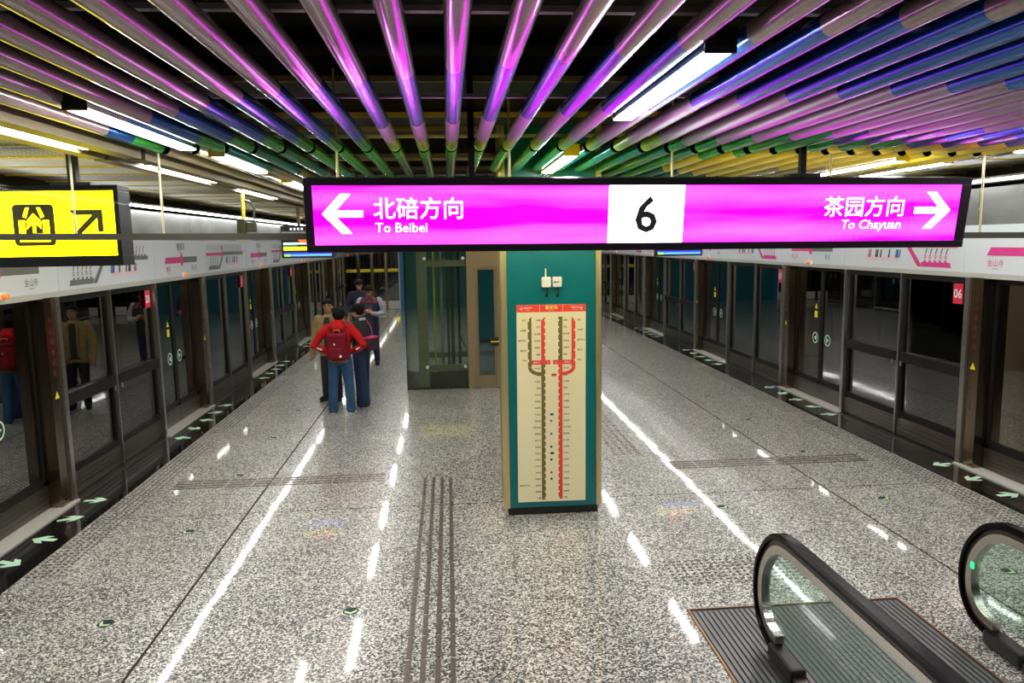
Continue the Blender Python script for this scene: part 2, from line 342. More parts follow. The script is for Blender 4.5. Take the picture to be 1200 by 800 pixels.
# ================================================================ STRUCTURE: platform screen walls
def wall_side(side):
    X = LX if side == 'left' else RXW; s = 1 if side == 'left' else -1          # s: direction towards the platform
    def bx(mb, d0, d1, y0, y1, z0, z1):      # d: distance behind the wall face
        xa, xb = X - s * d0, X - s * d1; return mb.box(min(xa, xb), max(xa, xb), y0, y1, z0, z1)
    def FR(d, y): return Fr((X - s * d, y, 0), (0, s, 0), (0, 0, 1))            # flat frame seen from the platform, u to the viewer's right
    wall = bx(MB(), .02, .36, YBEG, YEND, 2.215, 2.80).build('wall_' + side, HBODY); tag(wall, kind='structure')
    # fascia above the header, light line
    for i in range(-7, 27):
        bx(MB(), .23, .27, i * 1.22 + .004, i * 1.22 + 1.216, 2.80, 3.23).build('fascia_panel', FASC, wall)
    so = -.02 if side == 'left' else -.26
    tr = empty('strip_light', (X - s * (so + .02), 11, 3.2), 'continuous white strip light above the %s row of screen doors' % side, 'light')
    bx(MB(), so - .01, .26, YBEG, YEND, 3.275, 3.30).build('housing', WCEIL, tr)
    bx(MB(), so, so + .055, YBEG, YEND, 3.252, 3.275).build('diffuser', STRIPM, tr)
    dn = 0
    kick_cache = {}
    for k in range(-3, 5):
        y = P0 + PITCH * k
        # header panels
        for (a, b, kind) in ((y + .37, y + 3.05, 'A'), (y + 3.05, y + PITCH + .37, 'B')):
            hp = bx(MB(), -.02, .02, a + .004, b - .004, 2.262, 2.80).build('header_panel', HEAD, wall)
            pr = 0.026
            L = b - a
            if side == 'left': F = Fr((X + .0215, a, 2.262), (0, 1, 0), (0, 0, 1))
            else: F = Fr((X - .0215, b, 2.262), (0, -1, 0), (0, 0, 1))
            if k < -1: continue
            if kind == 'B':
                c = L / 2
                g = MB(); g.rect(F, c, c + .72, .20, .29, .001); g.text(F, '蔡家' if side == 'right' else '金山寺', c + .56, .085, .085, .001); (g.build('print_grey', GREY, hp))
                g = MB(); g.poly(F, [(c - .72, .20), (c, .20), (c, .29), (c - .66, .29)], .001)
                g.text(F, '金山寺' if side == 'right' else '蔡家', c - .58, .085, .085, .001); g.build('print_magenta', MAG, hp)
                g = MB(); g.disc(F, c, .245, .06, .002, 20, .10); g.text(F, '', 0, 0, .1, .002); g.build('print_station_oval', MAG, hp)
                g = MB(); g.text(F, '曹家湾', c, .40, .12, .001); g.text(F, 'Caojiawan', c, .34, .04, .001); g.build('print_station_name', INK, hp)
                g = MB(); g.text(F, 'Jinshansi' if side == 'left' else 'Caijia', c + .56, .05, .03, .001); g.text(F, 'Caijia' if side == 'left' else 'Jinshansi', c - .58, .05, .03, .001); g.build('print_latin', GREY, hp)
                lamp = MB(); lamp.ell(F.p(c + .02, .015, .04), (.034, .045, .03), 12, 6); lamp.build('indicator_lamp', ORANGE, hp)
                bs = MB(); bs.fbox(F, c - .03, c + .07, -.02, .05, 0, .03); bs.build('lamp_base', WHITEP, hp)
            else:
                fl = 1 if side == 'right' else -1
                W = L
                def U(t): return t if fl > 0 else t
                # route: low branch, slanted link, long upper line with ticks
                near = 0.0 if side == 'left' else W
                sg = 1 if side == 'left' else -1
                def q(t): return near + sg * t
                def P(mb, pts, d=.001):
                    pts = [(q(a_), b_) for a_, b_ in pts]
                    if sg < 0: pts = pts[::-1]
                    mb.poly(F, pts, d)
                c1, c2 = (GREY, GREY) if side == 'left' else (MAG, GREY)
                g = MB(); P(g, [(.22, .04), (.78, .04), (.82, .10), (.25, .10)]); P(g, [(.78, .04), (.88, .04), (1.14, .30), (1.05, .30)])
                for i in range(5): P(g, [(.30 + i * .10, .10), (.35 + i * .10, .10), (.37 + i * .10, .125), (.32 + i * .10, .125)])
                g.build('print_route_branch', c1, hp)
                g = MB(); P(g, [(1.05, .28), (2.45, .28), (2.45, .335), (1.07, .335)])
                for i in range(13): P(g, [(1.12 + i * .10, .335), (1.17 + i * .10, .335), (1.19 + i * .10, .36), (1.14 + i * .10, .36)])
                g.build('print_route_line', c2, hp)
                g = MB(); P(g, [(.12, .28), (1.05, .28), (1.08, .335), (.12, .335)])
                P(g, [(1.02, .26), (1.08, .26), (1.08, .45), (1.02, .45)], .0015); g.build('print_route_ahead', MAG, hp)
                g = MB()
                for i in range(20):
                    a_ = q(.2 + i * .11); g.poly(F, [(a_ - .012, .37), (a_ + .012, .37), (a_ + .045, .47), (a_ + .02, .47)], .001)
                for i in range(5):
                    a_ = q(.33 + i * .1); g.poly(F, [(a_ - .012, .20), (a_ + .012, .20), (a_ + .045, .27), (a_ + .02, .27)], .001)
                g.build('print_stop_names', GREY, hp)
                g = MB()
                for i in range(5): g.ring(F, q(.33 + i * .1), .165, .014, .026, .001, 12)
                g.build('print_stop_numbers', MAG if side == 'right' else GREY, hp)
                for nm, mt, pos in (('print_transfer_blue', PBLUE, (1.28, 1.36, 2.02)), ('print_transfer_ink', INK, (1.33, 1.52, 1.72, 1.80, 1.84)), ('print_transfer_red', PRED, (1.98,))):
                    g = MB()
                    for a_ in pos:
                        a2 = q(a_); g.poly(F, [(a2 - .016, .17), (a2 + .016, .17), (a2 + .03, .25), (a2 + .0, .25)], .0016); g.disc(F, a2 - .005, .16, .02, .0012, 8, .025)
                    g.build(nm, mt, hp)
                g = MB(); g.rect(F, min(q(1.3), q(2.1)), max(q(1.3), q(2.1)), .10, .15, .0008); g.build('print_note', PPINK, hp)
        bx(MB(), -.03, .05, y + .37, y + PITCH + .37, 2.205, 2.262).build('header_lip', HEADLIP, wall)
        # post
        bx(MB(), -.03, .16, y + .006, y + .20, 0.0, 2.21).build('post', BRONZE, wall)
        bx(MB(), -.055, .16, y + .20, y + .28, 0.0, 2.21).build('post_edge', STEEL, wall)
        if k >= -1:
            F = FR(-.031, y + .10)
            g = MB(); g.poly(F, [(-.045, 1.16), (.045, 1.16), (0, 1.24)], .001); g.build('warning_sticker', YEL, wall)
            g = MB(); g.text(F, '!', 0, 1.17, .06, .002); g.text(Fr((X + s * .031, y + .1, 0), (0, 0, -1), (0, s, 0)), 'Caojiawan', -.98, -.03, .07, .001, 'LEFT'); g.build('post_lettering', INK, wall)
            g = MB()
            for i, ch in enumerate('小心站台间隙'): g.text(F, ch, 0, 1.95 - i * .11, .075, .001)
            g.build('post_notice', mat('notice_red', (.16, .02, .015), .5), wall)
        # two fixed panels / emergency doors
        for j, (a, b) in enumerate(((y + .285, y + 1.60), (y + 1.64, y + 2.975))):
            t = 0.035
            fr = MB(); bx(fr, .04, .10, a, a + t, .30, 2.21); bx(fr, .04, .10, b - t, b, .30, 2.21); bx(fr, .04, .10, a + t, b - t, 2.13, 2.21); bx(fr, .04, .10, a + t, b - t, .24, .34)
            pan = fr.build('screen_panel', DFRAME, wall)
            bx(MB(), .065, .075, a + t, b - t, .34, 2.13).build('pane', PANE, pan)
            g = MB(); bx(g, .03, .10, a, b, .02, .26); g.build('kick_plate', KICK, pan)
            g = MB()
            for i in range(4): bx(g, .022, .03, a, b, .05 + i * .05, .08 + i * .05)
            g.build('kick_ribs', KICK, pan)
            if k % 2 == 0 and k >= 0:
                g = MB(); bx(g, .0, .064, a + .02, b - .02, 1.02, 1.15); g.build('push_bar', DFRAME, pan)
                g = MB(); yb = b - .1 if j == 0 else a + .06; bx(g, -.015, .0, yb, yb + .04, .97, 1.03); g.build('lock', STEEL, pan)
            g = MB(); gx = (a + .07 if True else 0); bx(g, .055, .062, a + .06, a + .09, .36, 2.13)
            if j == 0 and k % 2 == 0: g.build('inner_stile', BRONZE, pan)
        if k >= -1:
            num = {('right', 0): '06', ('right', 1): '05', ('right', 2): '04', ('left', 0): '20', ('left', 1): '21', ('left', 2): '22'}.get((side, k))
            if num:
                yy = y + .52 if side == 'right' else y + 2.84
                F = FR(.036, yy); g = MB(); g.fbox(F, -.085, .085, 1.88, 2.12, -.002, .003); pl = g.build('number_plate', REDPL, wall)
                g = MB(); g.text(F, num, 0, 1.95, .15, .004, bold=.003); g.build('number', WHITEP, pl)
        bx(MB(), .0, .10, y + 1.605, y + 1.635, .02, 2.21).build('mullion', STEEL, wall)
        bx(MB(), -.02, .14, y + 2.98, y + 3.05, .0, 2.21).build('mullion', STEEL, wall)
        # sliding door
        dn += 1
        dr = empty('door_%d' % (dn + (0 if side == 'left' else 8)), (X - s * .12, y + 3.96, 0), kind='structure')
        for j, (a, b) in enumerate(((y + 3.06, y + 3.955), (y + 3.965, y + PITCH))):
            t = 0.05
            fr = MB(); bx(fr, .11, .15, a, a + t, .30, 2.21); bx(fr, .11, .15, b - t, b, .30, 2.21); bx(fr, .11, .15, a + t, b - t, 2.14, 2.21); bx(fr, .11, .15, a + t, b - t, .26, .35)
            lf = fr.build('door_leaf', DFRAME, dr)
            bx(MB(), .125, .135, a + t, b - t, .35, 2.14).build('pane', PANE, lf)
            g = MB(); bx(g, .10, .15, a, b, .02, .26)
            for i in range(4): bx(g, .092, .10, a, b, .05 + i * .05, .08 + i * .05)
            g.build('kick_plate', KICK, lf)
            if k >= -1:
                cy = b - .20 if j == 0 else a + .20
                F = FR(.122, cy); g = MB(); g.ring(F, 0, 1.02, .075, .095, .001, 24)
                dirn = (1 if j == 0 else -1) * (-s)
                g.poly(F, [(-.04 * dirn, 1.02 - .05), (.045 * dirn, 1.02), (-.04 * dirn, 1.02 + .05)][::(1 if dirn > 0 else -1)], .001); g.build('arrow_sticker', ARROW, lf)
                if j == (0 if side == 'left' else 1):
                    g = MB(); g.rect(F, -.05, .05, 1.36, 1.47, .001); g.build('caution_sticker', YEL, lf)
                    g = MB(); g.poly(F, [(-.05, 1.51), (.05, 1.51), (0, 1.6)], .001); g.build('warning_triangle', YEL, lf)
        bx(MB(), .10, .16, y + 3.06, y + PITCH, 2.19, 2.23).build('door_track', DFRAME, dr)
    # tunnel behind
    w2 = bx(MB(), 4.2, 4.4, YBEG, YEND + .2, -1.6, 4.2).build('wall_tunnel_' + side, TUNNEL); tag(w2, kind='structure')
    f2 = bx(MB(), .3, 4.2, YBEG, YEND + .2, -1.6, -1.4).build('floor_track_' + side, TUNNEL); tag(f2, kind='structure')
    c2 = bx(MB(), .36, 4.2, YBEG, YEND + .2, 3.9, 4.0).build('ceiling_tunnel_' + side, TUNNEL); tag(c2, kind='structure')
    return wall
wall_left = wall_side('left'); wall_right = wall_side('right')

# ================================================================ STRUCTURE: ceiling
ceil = MB().box(-5.0, 6.9, YBEG, YEND, 4.2, 4.35).build('ceiling', DARKC); tag(ceil, kind='structure')
for i, (y, z, m_, t) in enumerate(((1.0, 3.47, RAIL, .02), (2.67, 3.47, RAIL, .02), (4.2, 3.47, RAIL, .02), (5.75, 3.47, RAIL, .02), (7.3, 3.47, RAIL, .02), (9, 3.47, RAIL, .02), (11, 3.47, RAIL, .02))):
    MB().box(-2.1, 4.2, y, y + .035, z, z + t).build('cross_rail', m_, ceil)
for y, h, zz in ((5.6, .16, 3.85), (6.5, .4, 3.75), (7.6, .3, 3.8), (9.0, .5, 3.7), (11.0, .5, 3.75)):
    MB().box(-2.1, 4.2, y, y + .55, zz, zz + h).build('duct', DUCT, ceil)
    MB().box(-2.1, 4.2, y - .03, y, zz - .02, zz + .02).build('duct_flange', mat('flange_gold', (.35, .22, .06), .5), ceil)
spk = MB(); spk.tube([(-1.55, 3.3, 3.86), (-1.55, 3.3, 3.95)], .12, 20); spk.build('recessed_speaker', mat('speaker_grey', (.2, .19, .18), .6), ceil)

TUBE_R = 0.0425
def paint(name, col, rough, cior=1.9, crough=.08, metal=.1, cw=1.0, **kw):
    m_ = mat(name, col, rough, metal, **kw); b_ = m_.node_tree.nodes['Principled BSDF']
    b_.inputs['Coat Weight'].default_value = cw; b_.inputs['Coat IOR'].default_value = cior; b_.inputs['Coat Roughness'].default_value = crough; return m_
PAINT = {
    'rose': paint('tube_rose', (0.34, 0.235, 0.22), 0.5, 1.75, .09, noise=(60, .12, (1, 1, 1))), 'blue': paint('tube_blue', (0.002, 0.12, 0.46), 0.25, 1.6, .05, .6, .3),
    'grey': paint('tube_greige', (0.30, 0.27, 0.26), 0.5, 1.5, .3), 'green': paint('tube_green', (0.04, 0.52, 0.07), 0.25, 1.6, .1, .4, .5),
    'lime_lit': paint('tube_lime_lit', (0.5, 0.78, 0.01), 0.45, 1.5, .2), 'teal': paint('tube_teal', (0.006, 0.28, 0.25), 0.25, 1.7, .07, .4, .5),  # yellow-green: yellow light from the sign's rear put into the tube-end colour
    'yellow': paint('tube_yellow', (0.95, 0.72, 0.01), 0.45, 1.5, .2), 'beige': paint('tube_beige', (0.45, 0.36, 0.17), 0.5, 1.6, .15),
    'chrome': paint('tube_pale_teal', (0.10, 0.24, 0.23), 0.4, 2.2, .06), 'navy': paint('tube_navy', (0.012, 0.06, 0.16), 0.4, 1.8, .1)}
TEND = MB().add([(TUBE_R * .94 * math.cos(2 * math.pi * j / 20), 0, TUBE_R * .94 * math.sin(2 * math.pi * j / 20)) for j in range(20)], [tuple(range(20))]).mesh('end_shade', mat('tube_end_shade', (.003, .003, .003), .9, spec=0))  # flat black disc stands in for the shade inside the hollow tube
band_me = {}
for c, pm in PAINT.items():
    n = 20; mb = MB()
    R4 = ((0, TUBE_R), (1, TUBE_R), (1, TUBE_R * .93), (0, TUBE_R * .93))
    for i in range(4):        # each surface with its own points so that the shading stays straight along the tube
        vs = [(r * math.cos(2 * math.pi * j / n), y, r * math.sin(2 * math.pi * j / n)) for y, r in (R4[i], R4[(i + 1) % 4]) for j in range(n)]
        mb.add(vs, [(j, n + j, n + (j + 1) % n, (j + 1) % n) for j in range(n)], i in (0, 2))
    band_me[c] = mb.mesh('band', pm)
GAP = 5.47
for i in range(-10, 21):
    x = 0.048 + 0.1986 * i; h = 0.68 - 0.062 * max(0, i - 4) / 16.0
    z = 2.7 + h
    # painted bands up to the gap (yellow-green ends: sign light in the colour), distances from under the camera
    b1 = (4.42 - .135 * i) if i >= 0 else (4.42 - .135 * i + .01 * i * i)
    b2 = 6.26 - .115 * i
    g = GAP / h
    if i <= -3: seq = [('rose', min(b1, g)), ('blue', min(max(b1, 7.3), g)), ('green', g)]
    elif i <= 4: seq = [('rose', b1), ('blue', b2), ('grey', 7.35), ('lime_lit', g)]
    elif i <= 7: seq = [('rose', b1), ('blue', b2), ('grey', 7.5), ('lime_lit', g)]
    else:
        b3 = 7.75 - .13 * (i - 8) if i < 12 else 7.15 - .06 * (i - 12)
        if i < 13: seq = [('rose', b1), ('blue', b2), ('grey', b3), ('green', g)]
        elif i < 16: seq = [('rose', b1), ('blue', b2), ('grey', b3), ('navy', b3 + .7), ('green', g - .12 * (i - 12)), ('yellow', g)]
        else: seq = [('rose', max(1, b1)), ('blue', b2), ('grey', b3), ('blue', b3 + .55), ('navy', g - .13 * (i - 12)), ('yellow', g)]
        if i >= 18: seq = [('rose', max(1, b1)), ('blue', b2), ('grey', b3), ('blue', b3 + .6), ('navy', g - .8), ('yellow', g)]
    root = bpy.data.objects.new('tube', None); COL.objects.link(root); root.parent = ceil; root.location = (x, 0, z); WL[root.name] = Vector((x, 0, z))
    y = -4.0
    for c, e in seq:
        e = e * h
        if e - y < .01: continue
        o = bpy.data.objects.new('band', band_me[c]); COL.objects.link(o); o.parent = root; o.location = (0, y, 0); o.scale = (1, e - y, 1); y = e
    # beyond the gap
    if i <= -9: seq = [('beige', 45)]
    elif i <= -3: seq = [('teal' if i < -5 else 'green', 9.6 + (i + 8) * .35), ('teal', 10.2 + (i + 8) * .35), ('beige', 45)]
    elif i <= 0: seq = [('green', 8.75), ('chrome', 16), ('beige', 45)]
    elif i <= 4: seq = [('green', 11.5), ('beige', 45)]
    elif i <= 9: seq = [('teal', 9.4), ('green', 12), ('teal', 45)]
    elif i <= 14: seq = [('green' if i < 12 else 'teal', 9.4 - .28 * (i - 9)), ('yellow', 10.3 + .35 * (i - 9)), ('teal', 30), ('beige', 45)]
    else: seq = [('yellow', 10.6), ('beige', 45)]
    root = bpy.data.objects.new('tube', None); COL.objects.link(root); root.parent = ceil; root.location = (x, 0, z); WL[root.name] = Vector((x, 0, z))
    y = GAP + .10
    q = bpy.data.objects.new('end_shade', TEND); COL.objects.link(q); q.parent = root; q.location = (0, y + .004, 0)
    for c, e in seq:
        e = min(e * h, YEND - .3)
        if e - y < .01: continue
        if 2 <= i <= 7 and y < 7.12 < e:            # the column stands here: stop and go on behind it
            o = bpy.data.objects.new('band', band_me[c]); COL.objects.link(o); o.parent = root; o.location = (0, y, 0); o.scale = (1, 7.12 - y, 1); y = 8.28
            root = bpy.data.objects.new('tube', None); COL.objects.link(root); root.parent = ceil; root.location = (x, 0, z); WL[root.name] = Vector((x, 0, z))
            if e < y: continue
        o = bpy.data.objects.new('band', band_me[c]); COL.objects.link(o); o.parent = root; o.location = (0, y, 0); o.scale = (1, e - y, 1); y = e
# side ceilings over the platform edges
for s_, xa, xb in (('l', -4.36, -2.42), ('r', 4.32, 6.24)):
    inner, outer = (xb, xa) if s_ == 'l' else (xa, xb)
    for k in range(-10, 34):
        y0 = 5.03 + .75 * k
        MB().box(xa, xb, y0 + .06, y0 + .75, 3.44, 3.47).build('ceiling_panel', PERF if k % 3 == 1 or k == 0 else WCEIL, ceil)
        MB().box(xa, xb, y0, y0 + .05, 3.428, 3.445).build('ceiling_batten', YBEAM, ceil)
        e = xb if s_ == 'l' else xa - .12
        MB().box(e, e + .12, y0 - .01, y0 + .065, 3.35, 3.47).build('batten_clip', YEL, ceil)
    ch = [(-2.40, -2.30), (-2.17, -2.06)] if s_ == 'l' else [(4.10, 4.18), (4.27, 4.33)]
    for a, b in ch:
        MB().box(a, b, -4, GAP, 3.30, 3.42).build('side_channel', OLIVE, ceil)
        MB().box(a, b, GAP + .07, YEND - .3, 3.30, 3.42).build('side_channel', OLIVE, ceil)
    MB().box(xa - .05 if s_ == 'l' else xb - .02, xa + .02 if s_ == 'l' else xb + .05, YBEG, YEND, 3.31, 3.5).build('edge_trim', DUCT, ceil)

# ---------------------------------------------------------------- end walls
back = MB().box(-2.0, 3.9, 31.7, 31.9, 0, 3.9).build('wall_back', BACKT); tag(back, kind='structure')
for x in (-2.04, 3.9):
    MB().box(x, x + .04, 31.62, 31.9, 0, 3.9).build('corner_trim', mat('trim_white', (.7, .72, .75), .4), back)
MB().box(-1.99, -1.80, 31.66, 31.7, .02, 3.9).build('edge_panel', BLUEE, back)
for i, x in enumerate((-1.0, .2, 1.4, 2.6)):
    MB().box(x, x + .012, 31.69, 31.7, 0, 3.9).build('panel_joint', BLACK, back)
for nm, x0, x1 in (('wall_end_left', -4.3, -2.05), ('wall_end_right', 3.95, 6.2)):
    e = MB().box(x0, x1, 32.2, 32.3, 0, 3.9).build(nm, TUNNEL); tag(e, kind='structure')
    n = 4; st = (x1 - x0) / n
    for i in range(n):
        a = x0 + i * st
        MB().box(a, a + .10, 31.75, 31.9, 0, 2.6).build('end_post', BRONZE, e)
        MB().box(a + .10, a + st, 31.8, 31.83, .35, 2.5).build('end_pane', PANE, e)
        MB().box(a + .12, a + st - .02, 31.77, 31.79, 1.55, 1.68).build('yellow_band', YEL, e)
        MB().box(a + .10, a + st, 31.78, 31.83, .02, .35).build('kick_plate', WBOX, e)
    MB().box(x0, x1, 31.78, 31.9, 2.5, 3.9).build('end_header', TUNNEL, e)
front = MB().box(-5, 7, YBEG - .2, YBEG, 0, 4.3).build('wall_front', mat('wall_front_dark', (.12, .12, .12), .6)); tag(front, kind='structure')
# ================================================================ THINGS: lamps
def batten(x, y0, y1, label, body=LAMPB, wd=.095, z=3.32, group=None):
    t = empty('batten_lamp', (x, (y0 + y1) / 2, z), label, 'lamp', group)
    MB().box(x - wd / 2, x + wd / 2, y0, y1, z + .012, z + .075).build('lamp_body', LAMPB if body is LAMPB else OLIVE, t)
    for ya in (y0 + .1, y1 - .13): MB().box(x - .012, x + .012, ya, ya + .03, z + .075, 3.46).build('hanger', LAMPB, t)
    for ya, yb in ((y0 - .012, y0), (y1, y1 + .012)): MB().box(x - wd / 2 - .008, x + wd / 2 + .008, ya, yb, z - .002, z + .085).build('end_cap', body, t)
    MB().box(x - wd / 2 + .006, x + wd / 2 - .006, y0 + .002, y1 - .002, z, z + .012).build('diffuser', LAMPM, t)
batten(.935, 2.6, 4.02, 'black batten lamp in the middle of the ceiling, nearest above the magenta sign')
batten(.935, 5.68, 7.05, 'yellow ended batten lamp just in front of the teal column', LAMPY)
batten(.935, 11.2, 12.3, 'batten lamp in the middle row behind the teal column', LAMPY)
batten(.935, 15.95, 17.2, 'batten lamp in the middle row beyond the glass elevator', LAMPY)
batten(-1.655, 3.68, 5.17, 'black ended batten lamp at the left edge of the pink tubes')
for i, (a, b) in enumerate(((5.57, 6.83), (7.9, 9.2), (10.3, 11.72), (13.37, 14.76), (15.8, 17.25), (18.8, 20.2), (21.8, 23.2), (24.8, 26.2))):
    batten(-1.585, a, b, '%s batten lamp of the left row beyond the glass smoke curtain' % ('first', 'second', 'third', 'fourth', 'fifth', 'sixth', 'seventh', 'eighth')[i], LAMPY, group='left row of ceiling lamps')
for i, (a, b) in enumerate(((2.3, 3.7), (5.75, 7.1), (7.9, 9.2), (10.4, 11.65), (13.2, 14.5), (15.8, 17.25), (18.8, 20.2), (21.8, 23.2))):
    batten(3.54, a, b, '%s batten lamp of the right row counting from the camera' % ('first', 'second', 'third', 'fourth', 'fifth', 'sixth', 'seventh', 'eighth')[i], LAMPY, group='right row of ceiling lamps', z=3.27)
batten(-2.235, 3.3, 5.1, 'long batten lamp in the olive side channel above the yellow exit sign', LAMPY, .07)
batten(-2.235, 6.1, 7.8, 'batten lamp in the left olive channel, first beyond the smoke curtain', LAMPY, .07)
batten(-2.235, 8.8, 10.5, 'batten lamp in the left olive channel, second beyond the smoke curtain', LAMPY, .07)
batten(4.225, 3.9, 5.4, 'batten lamp in the right side channel before the smoke curtain', LAMPY, .07, 3.29)
batten(4.225, 6.2, 7.6, 'batten lamp in the right side channel beyond the smoke curtain', LAMPY, .07, 3.29)

# ================================================================ magenta direction sign
TH = .0085
TILT = math.radians(8)      # the face leans a little towards the platform below
SK = 5.27 / 4.14
def FS(y): return Fr((0, y, 2.7 + (.3 + math.sin(TH) * 1.1) * SK), (math.cos(TH) * SK, 0, -math.sin(TH) * SK), (math.sin(TH) * SK, -math.sin(TILT) * SK, math.cos(TH) * math.cos(TILT) * SK))
FSg = FS(5.23)
sg = empty('direction_sign', (1.4, 5.34, 2.6), 'long backlit magenta direction sign hanging from two dark rods', 'sign')
def sgx(x): return x
zt, zb = .03, -.36
fr = MB(); fr.fbox(FSg, -.745, 2.945, zt - .038, zt, -.16, .01); fr.fbox(FSg, -.745, 2.945, zb, zb + .04, -.16, .01)
fr.fbox(FSg, -.745, -.70, zb + .04, zt - .038, -.16, .01); fr.fbox(FSg, 2.89, 2.945, zb + .04, zt - .038, -.16, .01); fr.build('frame', SIGNF, sg, bevel=.004)
FACE = backlit('sign_face_magenta', (.80, .0, .80), (1.0, .10, 1.0), 2.9, .27)
WFACE = mat('sign_face_white', (1, 1, 1), .4, emit=4.0, ecol=(1, .98, 1))
GL = mat('sign_lettering_white', (1, 1, 1), .4, emit=4.0, ecol=(1, .97, 1))
MB().fbox(FSg, -.70, .88, zb + .04, zt - .038, -.03, 0).build('face_panel', FACE, sg)
MB().fbox(FSg, 1.30, 2.89, zb + .04, zt - .038, -.03, 0).build('face_panel', FACE, sg)
MB().fbox(FSg, .88, 1.30, zb + .04, zt - .038, -.03, 0).build('number_panel', WFACE, sg)
MB().fbox(FSg, -.70, 2.89, zb + .04, zt - .038, -.155, -.13).build('rear_panel', mat('sign_rear_yellow', (.9, .75, 0), .4, emit=3.5, ecol=(1, .80, .0)), sg)
b0 = -.155      # vertical centre of the lettering
def arrow(a, b, w, h, dirn):
    t = .036; m_ = MB()
    pts = [(-w * .5, 0), (-w * .5 + .10, h), (-w * .5 + .155, h), (-w * .5 + .075, .018), (w * .5, .018), (w * .5, -.018), (-w * .5 + .075, -.018), (-w * .5 + .155, -h), (-w * .5 + .10, -h)]
    m_.poly(FSg, [(a + dirn * p_, b + q_) for p_, q_ in pts][::(-1 if dirn > 0 else 1)], .002); return m_
arrow(-.548, b0, .215, .105, 1).build('arrow_left', GL, sg)
arrow(2.735, b0 + .005, .215, .103, -1).build('arrow_right', GL, sg)
for i, ch in enumerate('北碚方向'): MB().text(FSg, ch, -.145 + (i - 1.5) * .122, b0 - .018, .122, .002, bold=.0005).build('character', GL, sg)
MB().text(FSg, 'To Beibei', -.38, b0 - .098, .072, .002, 'LEFT').build('lettering', GL, sg)
for i, ch in enumerate('茶园方向'): MB().text(FSg, ch, 2.335 + (i - 1.5) * .12, b0 - .018, .12, .002, bold=.0005).build('character', GL, sg)
MB().text(FSg, 'To Chayuan', 2.56, b0 - .096, .072, .002, 'RIGHT', shear=.12).build('lettering', GL, sg)
MB().text(FSg, '6', 1.09, b0 - .103, .27, .002, bold=.004).build('numeral', mat('sign_numeral', (.03, .025, .03), .4), sg)
for x in (.179, 2.545):
    MB().box(x - .021, x + .021, 5.33, 5.37, 3.11, 4.19).build('hanging_rod', SIGNF, sg)
    MB().box(x - .115, x + .115, 5.30, 5.40, 3.07, 3.145).build('bracket', SIGNF, sg)

# ================================================================ yellow exit sign
ys = empty('exit_sign', (-2.85, 5.9, 2.57), 'backlit yellow exit sign with black arrow at upper left', 'sign')
FY = Fr((0, 5.8, 0), (1, 0, .0), (0, 0, 1))
fr = MB(); x0, x1, z0, z1 = -4.0, -2.365, 2.575, 3.155
fr.fbox(FY, x0, x1, z1 - .04, z1, -.2, .01); fr.fbox(FY, x0, x1, z0, z0 + .075, -.2, .01); fr.fbox(FY, x0, x0 + .04, z0 + .075, z1 - .04, -.2, .01); fr.fbox(FY, x1 - .035, x1, z0 + .075, z1 - .04, -.2, .01)
fr.build('frame', mat('exit_frame', (.008, .008, .009), .5, spec=.2), ys, bevel=.004)
YF = mat('sign_face_yellow', (.9, .75, 0), .4, emit=4.0, ecol=(1, .80, .0))
MB().fbox(FY, x0 + .04, x1 - .035, z0 + .075, z1 - .04, -.03, 0).build('face_panel', YF, ys)
MB().fbox(FY, x0 + .04, x1 - .035, z0 + .075, z1 - .04, -.19, -.17).build('rear_panel', YF, ys)
YD = mat('exit_print', (.06, .05, .01), .5)
pic = MB(); cx, cz, hw = -2.965, 2.875, .143
def rr(cx, cz, w, h, r, n=5):
    pts = []
    for qx, qz, a0 in ((w - r, h - r, 0), (-w + r, h - r, 90), (-w + r, -h + r, 180), (w - r, -h + r, 270)):
        for i in range(n + 1):
            a = math.radians(a0 + 90 * i / n); pts.append((cx + qx + r * math.cos(a), cz + qz + r * math.sin(a)))
    return pts
pic.poly(FY, rr(cx, cz, hw, .148, .03), .001); pic.build('pictogram', YD, ys)
pg = MB(); pg.rect(FY, cx - .105, cx + .105, cz - .12, cz - .06, .002)       # ground
pg.rect(FY, cx - .105, cx - .06, cz - .06, cz + .035, .002); pg.rect(FY, cx + .06, cx + .105, cz - .06, cz + .035, .002)
pg.poly(FY, [(cx - .05, cz - .03), (cx - .012, cz + .01), (cx - .012, cz - .055), (cx + .012, cz - .055), (cx + .012, cz + .01), (cx + .05, cz - .03), (cx + .05, cz + .03), (cx, cz + .085), (cx - .05, cz + .03)], .002)
pg.poly(FY, [(cx - .075, cz + .06), (cx - .05, cz + .05), (cx - .025, cz + .125), (cx - .05, cz + .125)], .002)
pg.poly(FY, [(cx + .05, cz + .05), (cx + .075, cz + .06), (cx + .05, cz + .125), (cx + .025, cz + .125)], .002)
pg.build('pictogram_figure', YF, ys)
ax, az = -2.60, 2.92
aw = MB(); aw.poly(FY, [(ax - .12, az + .06), (ax + .115, az + .06), (ax + .115, az - .10), (ax + .075, az - .10), (ax + .075, az + .0), (ax - .045, az - .115), (ax - .1, az - .115), (ax + .04, az + .022), (ax - .085, az + .022)], .002)
aw.build('arrow', YD, ys)
nx = MB(); nx.text(FY, '出口', -3.36, 2.88, .16, .002); nx.text(FY, 'Exit', -3.36, 2.74, .10, .002); nx.build('lettering', YD, ys)
MB().box(-2.74, -2.68, 5.87, 5.93, 3.155, 3.44).build('hanging_rod', mat('exit_rod', (.03, .035, .04), .4), ys)
MB().box(-2.85, -2.57, 5.84, 5.96, 3.15, 3.18).build('bracket', mat('exit_rod', (.03, .035, .04), .4), ys)

